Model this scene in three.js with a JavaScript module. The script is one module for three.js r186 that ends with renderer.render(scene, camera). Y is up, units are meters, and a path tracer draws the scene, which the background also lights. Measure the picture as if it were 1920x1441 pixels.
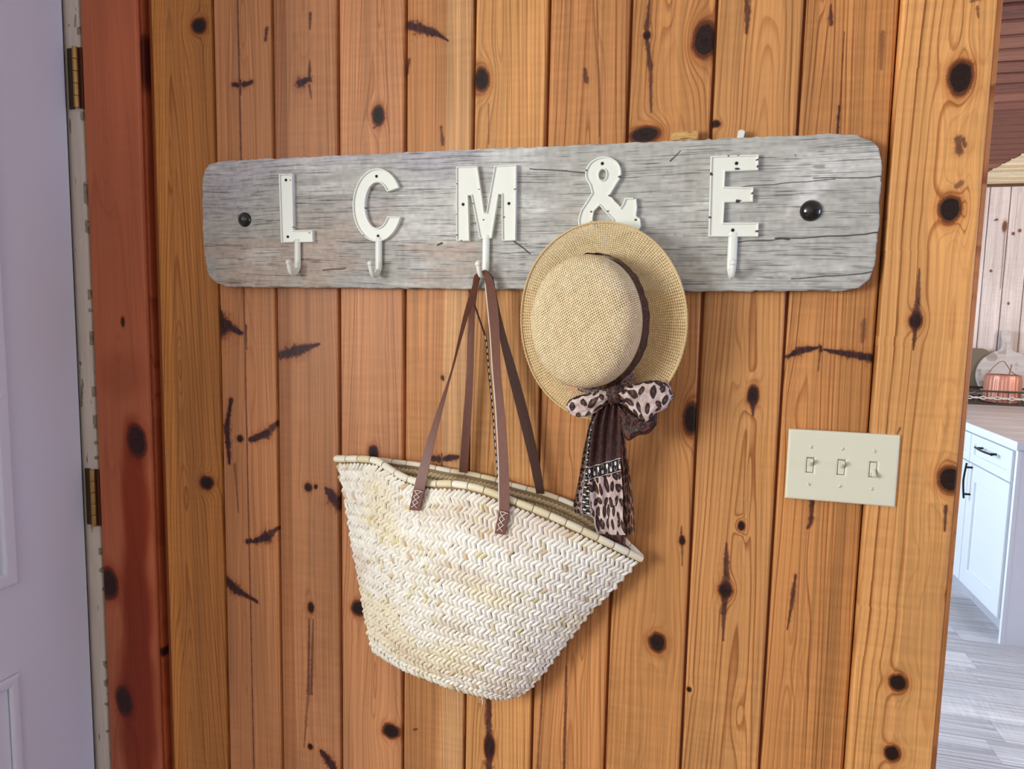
import * as THREE from 'three';
import { RoundedBoxGeometry } from 'three/addons/geometries/RoundedBoxGeometry.js';
import { mergeGeometries } from 'three/addons/utils/BufferGeometryUtils.js';
import { RectAreaLightUniformsLib } from 'three/addons/lights/RectAreaLightUniformsLib.js';

// ---------- camera, sky, daylight, exposure (metres, y up; the pine wall is the plane z = 0, the camera stands in front of it) ----------
const scene = new THREE.Scene();
const renderer = new THREE.WebGLRenderer({ antialias: true });
renderer.toneMapping = THREE.LinearToneMapping;
renderer.toneMappingExposure = 1.01;
renderer.shadowMap.enabled = true;
const camera = new THREE.PerspectiveCamera(58.3691, 1920 / 1441, 0.05, 60);
camera.position.set(0.0000, 1.4536, 1.1919);
camera.rotation.set(-0.10079, 0.26353, 0.02052, 'YXZ');
scene.background = new THREE.Color(0.45, 0.53, 0.6);
RectAreaLightUniformsLib.init();
function daylight(name, color, intensity, w, h, at, towards) {           // daylight that a window opening lets in
  const l = new THREE.RectAreaLight(color, intensity, w, h);
  l.name = name; l.position.set(...at); l.lookAt(...towards); l.castShadow = true; scene.add(l);
}
daylight('window_1_daylight', new THREE.Color(0.93, 0.975, 1.0), 25, 1.7, 0.95, [-2.46, 1.68, 2.65], [0, 1.68, 2.65]);
daylight('window_2_daylight', new THREE.Color(1.0, 0.97, 0.93), 1.7, 2.0, 0.9, [0.75, 1.85, 3.96], [0.75, 1.85, 0]);
daylight('window_3_daylight', new THREE.Color(0.66, 0.84, 1.0), 18, 1.5, 1.1, [-1.16, 1.55, -2.2], [2, 1.55, -2.2]);
daylight('window_5_daylight', new THREE.Color(1.0, 0.97, 0.95), 8, 1.0, 1.0, [2.96, 1.55, -2.6], [0, 1.55, -2.6]);
daylight('window_4_daylight', new THREE.Color(0.44, 0.55, 1.0), 11, 0.9, 1.1, [2.96, 1.5, 0.5], [0, 1.5, 0.5]);

// ---------- small helpers ----------
function random(seed) { let a = seed >>> 0; return () => { a = (a + 0x6d2b79f5) | 0; let t = Math.imul(a ^ (a >>> 15), 1 | a); t = (t + Math.imul(t ^ (t >>> 7), 61 | t)) ^ t; return ((t ^ (t >>> 14)) >>> 0) / 4294967296; }; }
function hash(x, y, s) { let h = Math.imul(x, 374761393) + Math.imul(y, 668265263) + Math.imul(s, 1274126177); h = Math.imul(h ^ (h >>> 13), 1274126177); return ((h ^ (h >>> 16)) >>> 0) / 4294967296; }
function noise(x, y, s) {
  const ix = Math.floor(x), iy = Math.floor(y); let fx = x - ix, fy = y - iy; fx = fx * fx * (3 - 2 * fx); fy = fy * fy * (3 - 2 * fy);
  const a = hash(ix, iy, s), b = hash(ix + 1, iy, s), c = hash(ix, iy + 1, s), d = hash(ix + 1, iy + 1, s);
  return (a + (b - a) * fx) * (1 - fy) + (c + (d - c) * fx) * fy;
}
function fbm(x, y, s, n = 3) { let v = 0, a = 0.5, t = 0; for (let i = 0; i < n; i++) { v += a * noise(x, y, s + i * 17); t += a; a *= 0.5; x *= 2.03; y *= 2.03; } return v / t; }
const clamp = (x, a = 0, b = 1) => Math.min(b, Math.max(a, x)), lerp = (a, b, t) => a + (b - a) * t;
const smooth = (a, b, x) => { const t = clamp((x - a) / (b - a)); return t * t * (3 - 2 * t); };
const V = (x, y, z) => new THREE.Vector3(x, y, z);
const rgb = (r, g, b) => new THREE.Color().setRGB(r / 255, g / 255, b / 255, THREE.SRGBColorSpace);
function texture(w, h, paint, srgb = true, wrap = THREE.RepeatWrapping) {   // paint(i, j, out) fills out[0..3], row 0 at v = 0
  const data = new Uint8Array(w * h * 4), o = [0, 0, 0, 255];
  for (let j = 0; j < h; j++) for (let i = 0; i < w; i++) { o[3] = 255; paint(i, j, o); const k = (j * w + i) * 4; for (let c = 0; c < 4; c++) data[k + c] = clamp(o[c], 0, 255); }
  const t = new THREE.DataTexture(data, w, h, THREE.RGBAFormat);
  if (srgb) t.colorSpace = THREE.SRGBColorSpace;
  t.wrapS = t.wrapT = wrap; t.magFilter = THREE.LinearFilter; t.minFilter = THREE.LinearFilter; t.needsUpdate = true;
  return t;
}
function canvasTexture(w, h, draw) {
  const c = document.createElement('canvas'); c.width = w; c.height = h; draw(c.getContext('2d'), w, h);
  const t = new THREE.CanvasTexture(c); t.colorSpace = THREE.SRGBColorSpace; t.wrapS = t.wrapT = THREE.RepeatWrapping; return t;
}
const std = (o) => new THREE.MeshStandardMaterial(o), waxed = (o) => new THREE.MeshPhysicalMaterial({ specularIntensity: 0.45, ...o });
const taken = {};
const numbered = (n) => { const k = taken[n] = (taken[n] ?? -1) + 1; return k ? n + '_' + String(k).padStart(3, '0') : n; };
function mesh(name, geometry, material, parent) {
  const m = new THREE.Mesh(geometry, material); m.name = parent ? name : numbered(name); m.castShadow = m.receiveShadow = true; (parent ?? scene).add(m); return m;
}
function thing(name, label, category, at = [0, 0, 0], group) {
  const g = new THREE.Group(); g.name = numbered(name); g.position.set(...at); g.userData = { label, category }; if (group) g.userData.group = group; scene.add(g); return g;
}
function tag(o, label, category, group) { o.userData = { label, category }; if (group) o.userData.group = group; return o; }
function structure(name) { const g = new THREE.Group(); g.name = name; g.userData = { kind: 'structure' }; scene.add(g); return g; }
function solid(name, geometry, material) { const m = mesh(name, geometry, material); m.userData = { kind: 'structure' }; return m; }
const box = (x0, x1, y0, y1, z0, z1) => new THREE.BoxGeometry(x1 - x0, y1 - y0, z1 - z0).translate((x0 + x1) / 2, (y0 + y1) / 2, (z0 + z1) / 2);
const round = (x0, x1, y0, y1, z0, z1, r, s = 2) => new RoundedBoxGeometry(x1 - x0, y1 - y0, z1 - z0, s, r).translate((x0 + x1) / 2, (y0 + y1) / 2, (z0 + z1) / 2);
function rebase(group, at) { group.position.set(...at); for (const c of group.children) { c.position.x -= at[0]; c.position.y -= at[1]; c.position.z -= at[2]; } }
function grid(nu, nv, f, closedU = false) {                                 // f(u, v) -> [x, y, z, s, t, r?, g?, b?]
  const p = [], uv = [], col = [], idx = [];
  for (let j = 0; j <= nv; j++) for (let i = 0; i <= nu; i++) { const q = f(i / nu, j / nv); p.push(q[0], q[1], q[2]); uv.push(q[3] ?? i / nu, q[4] ?? j / nv); if (q.length > 5) col.push(q[5], q[6], q[7]); }
  for (let j = 0; j < nv; j++) for (let i = 0; i < nu; i++) { const a = j * (nu + 1) + i, b = a + 1, c = a + nu + 1, d = c + 1; idx.push(a, b, d, a, d, c); }
  const g = new THREE.BufferGeometry(); g.setAttribute('position', new THREE.Float32BufferAttribute(p, 3)); g.setAttribute('uv', new THREE.Float32BufferAttribute(uv, 2));
  if (col.length) g.setAttribute('color', new THREE.Float32BufferAttribute(col, 3));
  g.setIndex(idx); g.computeVertexNormals(); return g;
}
function along(points, n) {                                                 // a smooth curve through points, n + 1 samples evenly by length
  const c = new THREE.CatmullRomCurve3(points.map((q) => V(...q)), false, 'centripetal'); c.arcLengthDivisions = 400; return c.getSpacedPoints(n);
}
function tube(points, radius, n = 24, sides = 8, squash = 1) {
  const c = new THREE.CatmullRomCurve3(points.map((q) => V(...q)), false, 'centripetal'); const g = new THREE.TubeGeometry(c, n, typeof radius === 'number' ? radius : 1, sides, false);
  if (typeof radius !== 'number') { const p = g.attributes.position; for (let i = 0; i <= n; i++) { const m = c.getPointAt(i / n), r = radius(i / n); for (let k = 0; k <= sides; k++) { const q = i * (sides + 1) + k; p.setXYZ(q, m.x + (p.getX(q) - m.x) * r, m.y + (p.getY(q) - m.y) * r, m.z + (p.getZ(q) - m.z) * r); } } g.computeVertexNormals(); }
  return g;
}

// ---------- wood: growth rings that flow round knots, spike knots and slits where the board has them ----------
// o: x0 x1 y0 y1 (metres), w h (pixels), base (sRGB), seed, pith, depth, taper, spacing, ring, fine, knots [x y rx ry tilt], spikes [x1 y1 x2 y2 w1 w2], bands [x0 x1 r g b]
function wood(o) {
  const { x0, x1, y0, y1, w, h, base, seed } = o, knots = o.knots ?? [], spikes = o.spikes ?? [], bands = o.bands ?? [], stains = o.stains ?? [];
  const pith = o.pith ?? (x0 + x1) / 2, depth = o.depth ?? 0.02, taper = o.taper ?? 0.02, spacing = o.spacing ?? 0.005, ringK = o.ring ?? 0.5, fine = o.fine ?? 1, wave = o.wave ?? 1, late = o.late ?? [0.60, 0.43, 0.30], heart = o.heart ?? [14, 9, 8];
  const rb = random(seed * 31 + 7), bumps = Array.from({ length: o.bumps ?? 6 }, (_, k) => [pith + (rb() - 0.5) * 0.3 * (x1 - x0), y0 + (y1 - y0) * (k + 0.2 + 0.6 * rb()) / (o.bumps ?? 6), 0.005 + 0.011 * rb(), 0.035 + 0.085 * rb(), (rb() < 0.75 ? 1 : -1) * (0.9 + 1.9 * rb())]);
  return texture(w, h, (i, j, c) => {
    const X = x0 + (x1 - x0) * (i + 0.5) / w, Y = y0 + (y1 - y0) * (j + 0.5) / h;
    const wx = X + wave * 0.006 * (noise(X * 9, Y * 2.3, seed) - 0.5) + wave * 0.0022 * (noise(X * 30, Y * 9, seed + 1) - 0.5);
    let psi = wx, lift = 0, core = 0, rim = 0, halo = 0, heartTone = 0;
    for (const k of knots) {
      const dx = wx - k[0], dy = Y - k[1]; if (Math.abs(dy) > k[3] * 9 + 0.05) continue;
      const R = k[2] * 1.15, s = k[2] / k[3], q = Math.max(R * R, dx * dx + dy * dy * s * s * 0.45);
      psi -= 0.85 * R * R * dx / q;
      const ct = Math.cos(k[4] ?? 0), st = Math.sin(k[4] ?? 0), kx = (X - k[0]) * ct + (Y - k[1]) * st, ky = -(X - k[0]) * st + (Y - k[1]) * ct;
      const ang = Math.atan2(ky, kx), r0 = Math.hypot(kx / k[2], ky / k[3]), rr = r0 * (1 + 0.16 * (noise(ang * 2.2 + 9, k[0] * 90, seed + 3) - 0.5) + 0.10 * (noise(X * 900, Y * 900, seed + 4) - 0.5));
      lift += Math.exp(-r0 * r0 * 0.30) * (k[5] ?? 2.2);
      const cc = 1 - smooth(0.86, 1.06, rr);
      if (cc > core) { core = cc; heartTone = 0.55 * (1 - smooth(0.1, 0.8, Math.abs(rr - 0.42 - 0.3 * noise(kx * 300, ky * 300, seed + 5)))) + 0.5 * noise(kx * 420, ky * 420, seed + 6); }
      rim = Math.max(rim, smooth(0.9, 1.03, rr) * (1 - smooth(1.05, 1.42, rr))); halo = Math.max(halo, 1 - smooth(1.1, 2.3, rr));
    }
    for (const b of bumps) { const ey = (Y - b[1]) / b[3]; if (ey * ey < 9) { const ex = (wx - b[0]) / b[2]; lift += b[4] * Math.exp(-ex * ex - ey * ey); } }
    const rad = Math.hypot(psi - pith, depth) + taper * Y + 0.008 * wave * (fbm(X * 9, Y * 2.1, seed + 7, 3) - 0.5);
    const F0 = rad / spacing + lift, F = F0 + 0.9 * noise(F0 * 0.37, 5, seed + 30) + 0.5 * noise(F0 * 0.9, 8, seed + 31), p = F - Math.floor(F), n = Math.floor(F);
    const vary = 0.12 + 0.98 * Math.pow(hash(n, 3, seed), 1.4);
    let dark = smooth(o.early ?? 0.45, 0.93, p) * (1 - smooth(0.91, 1.0, p)) * vary * ringK * (0.75 + 0.5 * noise(X * 60, Y * 14, seed + 8));
    const fib = fine * (0.12 * (noise(psi * 1300, Y * 7, seed + 9) - 0.5) + 0.14 * (noise(psi * 330, Y * 2.6, seed + 10) - 0.5) + 0.07 * (noise(X * 24, Y * 160, seed + 13) - 0.5) * noise(X * 9, Y * 4, seed + 14));
    const tone = 0.17 * (fbm(psi * 26, Y * 2.0, seed + 11, 3) - 0.5) + 0.12 * (fbm(X * 7, Y * 3.1, seed + 12, 2) - 0.5);
    let m = [1, 1, 1];
    for (const b of bands) { const t = smooth(-0.0025, 0.0025, X - b[0] + 0.004 * (noise(Y * 5, b[0] * 50, seed + 20) - 0.5)) * (1 - smooth(-0.0025, 0.0025, X - b[1] + 0.004 * (noise(Y * 4, b[1] * 70, seed + 21) - 0.5))); m = [lerp(m[0], b[2], t), lerp(m[1], b[3], t), lerp(m[2], b[4], t)]; }
    for (const s of stains) { const e = Math.hypot((X - s[0]) / s[2], (Y - s[1]) / s[3]) * (1 + 0.5 * (fbm(X * 22, Y * 9, seed + 23, 2) - 0.5)), t = 1 - smooth(s[7] ?? 0.85, 1.05, e); m = [lerp(m[0], s[4], t), lerp(m[1], s[5], t), lerp(m[2], s[6], t)]; }
    let sp = 0;
    for (const s of spikes) {
      const ax = s[2] - s[0], ay = s[3] - s[1], L2 = ax * ax + ay * ay || 1e-9, t = clamp(((X - s[0]) * ax + (Y - s[1]) * ay) / L2);
      const wd = lerp(s[4], s[5], t) * (0.75 + 0.5 * noise(t * 5, s[0] * 80, seed + 27)), d = Math.hypot(X - s[0] - ax * t, Y - s[1] - ay * t); if (d > wd * 3 + 0.004) continue;
      const e = d / wd * (1 + 0.5 * (noise(X * 210, Y * 210, seed + 25) - 0.5) + 0.35 * (noise(X * 700, Y * 520, seed + 28) - 0.5)); sp = Math.max(sp, (1 - smooth(0.5, 1.45, e)) * (s[6] ?? 1)); halo = Math.max(halo, 0.7 * (1 - smooth(0.9, 3, e)) * (s[6] ?? 1));
    }
    const f = 1 + fib + tone;
    for (let k = 0; k < 3; k++) {
      let v = base[k] * m[k] * f * lerp(1, late[k], dark);
      v *= lerp(1, [0.86, 0.74, 0.66][k], halo * 0.6);
      v = lerp(v, base[k] * [0.42, 0.26, 0.2][k], rim * 0.8);
      v = lerp(v, heart[k] + [34, 20, 15][k] * heartTone, core);
      v = lerp(v, [50, 27, 28][k] * (0.7 + 0.8 * noise(X * 420, Y * 90, seed + 26)), sp * 0.93);
      c[k] = v;
    }
  }, true, THREE.MirroredRepeatWrapping);
}
// a board standing upright: face at z (zl at its left edge, zr at its right), chamfered long edges; u across, v from ty0 to ty1
function board(xl, xr, y0, y1, zl, zr, back, ch, ty0, ty1, lean = 0) {
  const prof = [[xl, back], [xl, zl - ch * 1.5], [xl + ch * 0.35, zl - ch * 0.45], [xl + ch, zl], [xr - ch, zr], [xr - ch * 0.35, zr - ch * 0.45], [xr, zr - ch * 1.5], [xr, back]], p = [], uv = [];
  const put = (a, y) => { p.push(a[0] + lean * (y - 1.3), y, a[1]); uv.push((a[0] - xl) / (xr - xl), (y - ty0) / (ty1 - ty0)); };
  for (let k = 0; k < prof.length - 1; k++) { const a = prof[k], b = prof[k + 1]; put(a, y0); put(b, y0); put(b, y1); put(a, y0); put(b, y1); put(a, y1); }
  const g = new THREE.BufferGeometry(); g.setAttribute('position', new THREE.Float32BufferAttribute(p, 3)); g.setAttribute('uv', new THREE.Float32BufferAttribute(uv, 2)); g.computeVertexNormals(); return g;
}

// ---------- the shell of the house ----------
const plaster = std({ color: rgb(176, 168, 156), roughness: 0.9 });
const darkGap = std({ color: rgb(150, 82, 46), roughness: 0.8 });
const FX = 0.26815, WALL_END = 0.39155;
{ // floor under both rooms: grey-washed planks in view, the slab beneath everywhere
  const f = structure('floor');
  mesh('subfloor', box(-2.6, 3.2, -0.12, -0.012, -4.5, 4.2), std({ color: rgb(120, 116, 116), roughness: 0.9 }), f);
  const looks = [0, 1, 2, 3].map((k) => std({ roughness: 0.45, map: wood({ x0: 0, x1: 0.141, y0: 0, y1: 1.22, w: 128, h: 512, base: [[206, 202, 206], [196, 192, 197], [212, 208, 211], [188, 183, 187]][k], seed: 900 + 31 * k, pith: 0.05 + 0.03 * k, depth: 0.03, taper: 0.03, spacing: 0.011, ring: 0.5, late: [0.78, 0.78, 0.8], fine: 1.6, knots: k === 1 ? [[0.06, 0.6, 0.006, 0.018, 0, 1]] : [], heart: [120, 112, 112] }) }));
  const W = 0.141, L = 1.22, piece = board(0.0004, W - 0.0004, 0.0004, L - 0.0004, 0, 0, -0.012, 0.0016, 0, L).translate(-W / 2, -L / 2, 0).rotateX(-Math.PI / 2).rotateY(-Math.PI / 2); // now lies flat, its length along x
  const r = random(5);
  for (let k = 0; k < 26; k++) {
    const z = -0.897 - W * (k + 0.5), shift = k === 3 ? 1.04 - L : k === 8 ? 1.205 - L : (k * 0.43) % L - L;
    for (let n = -1; n < 4; n++) { const x = (k === 3 || k === 8 ? shift : shift + 0.6) + n * L + L / 2; if (x - L / 2 > 2.95 || x + L / 2 < -1.2) continue; const m = mesh('plank', piece, looks[Math.floor(r() * 4)], f); m.position.set(x, 0, z); if (r() < 0.5) m.rotation.y = Math.PI; }
  }
}
solid('floor_hall', box(-2.6, 3.2, -0.012, -0.001, -0.14, 4.2), std({ color: rgb(132, 112, 98), roughness: 0.6 }));
solid('ceiling', box(-2.6, 3.2, 2.425, 2.6, -4.5, 4.2), std({ color: rgb(214, 206, 194), roughness: 0.9 }));
function wallWithHole(name, axis, at0, at1, a0, a1, h0, h1, w0, w1, m) {   // a wall across x or z with one opening h0..h1 wide, w0..w1 high
  const g = structure(name), put = (p0, p1, y0, y1) => mesh('wall_panel', axis === 'x' ? box(at0, at1, y0, y1, p0, p1) : box(p0, p1, y0, y1, at0, at1), m, g);
  put(a0, h0, 0, 2.425); put(h1, a1, 0, 2.425); put(h0, h1, 0, w0); put(h0, h1, w1, 2.425);
  return g;
}
function windowFrame(n, axis, at, h0, h1, w0, w1) {
  const g = structure('window_' + n), m = std({ color: rgb(238, 236, 230), roughness: 0.5 }), t = 0.045;
  const put = (name, p0, p1, y0, y1) => mesh(name, axis === 'x' ? round(at - 0.03, at + 0.03, y0, y1, p0, p1, 0.006) : round(p0, p1, y0, y1, at - 0.03, at + 0.03, 0.006), m, g);
  put('jamb', h0, h0 + t, w0, w1); put('jamb', h1 - t, h1, w0, w1); put('sill', h0, h1, w0, w0 + t); put('head', h0, h1, w1 - t, w1); put('mullion', (h0 + h1) / 2 - 0.02, (h0 + h1) / 2 + 0.02, w0, w1);
}
wallWithHole('wall_left', 'x', -2.6, -2.5, -0.14, 4.2, 1.8, 3.5, 1.205, 2.155, plaster); windowFrame(1, 'x', -2.55, 1.8, 3.5, 1.205, 2.155);
wallWithHole('wall_front', 'z', 4.0, 4.2, -2.5, 3.0, -0.25, 1.75, 1.4, 2.3, plaster); windowFrame(2, 'z', 4.1, -0.25, 1.75, 1.4, 2.3);
wallWithHole('wall_kitchen_left', 'x', -1.3, -1.2, -4.4, -0.14, -2.95, -1.45, 1.0, 2.1, plaster); windowFrame(3, 'x', -1.25, -2.95, -1.45, 1.0, 2.1);
wallWithHole('wall_right', 'x', 3.0, 3.2, -0.5, 4.2, 0.05, 0.95, 0.95, 2.05, plaster); windowFrame(4, 'x', 3.1, 0.05, 0.95, 0.95, 2.05);
wallWithHole('wall_kitchen_right', 'x', 3.0, 3.2, -4.4, -0.5, -3.1, -2.1, 1.05, 2.05, plaster); windowFrame(5, 'x', 3.1, -3.1, -2.1, 1.05, 2.05);
{ // wall beside and over the doorway that the white door closes
  const g = structure('wall_doorway'); mesh('wall_panel', box(-2.5, -2.15, 0, 2.425, -0.14, -0.01), plaster, g); mesh('wall_panel', box(-2.15, -1.25, 2.1, 2.425, -0.14, -0.01), plaster, g);
}

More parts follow.
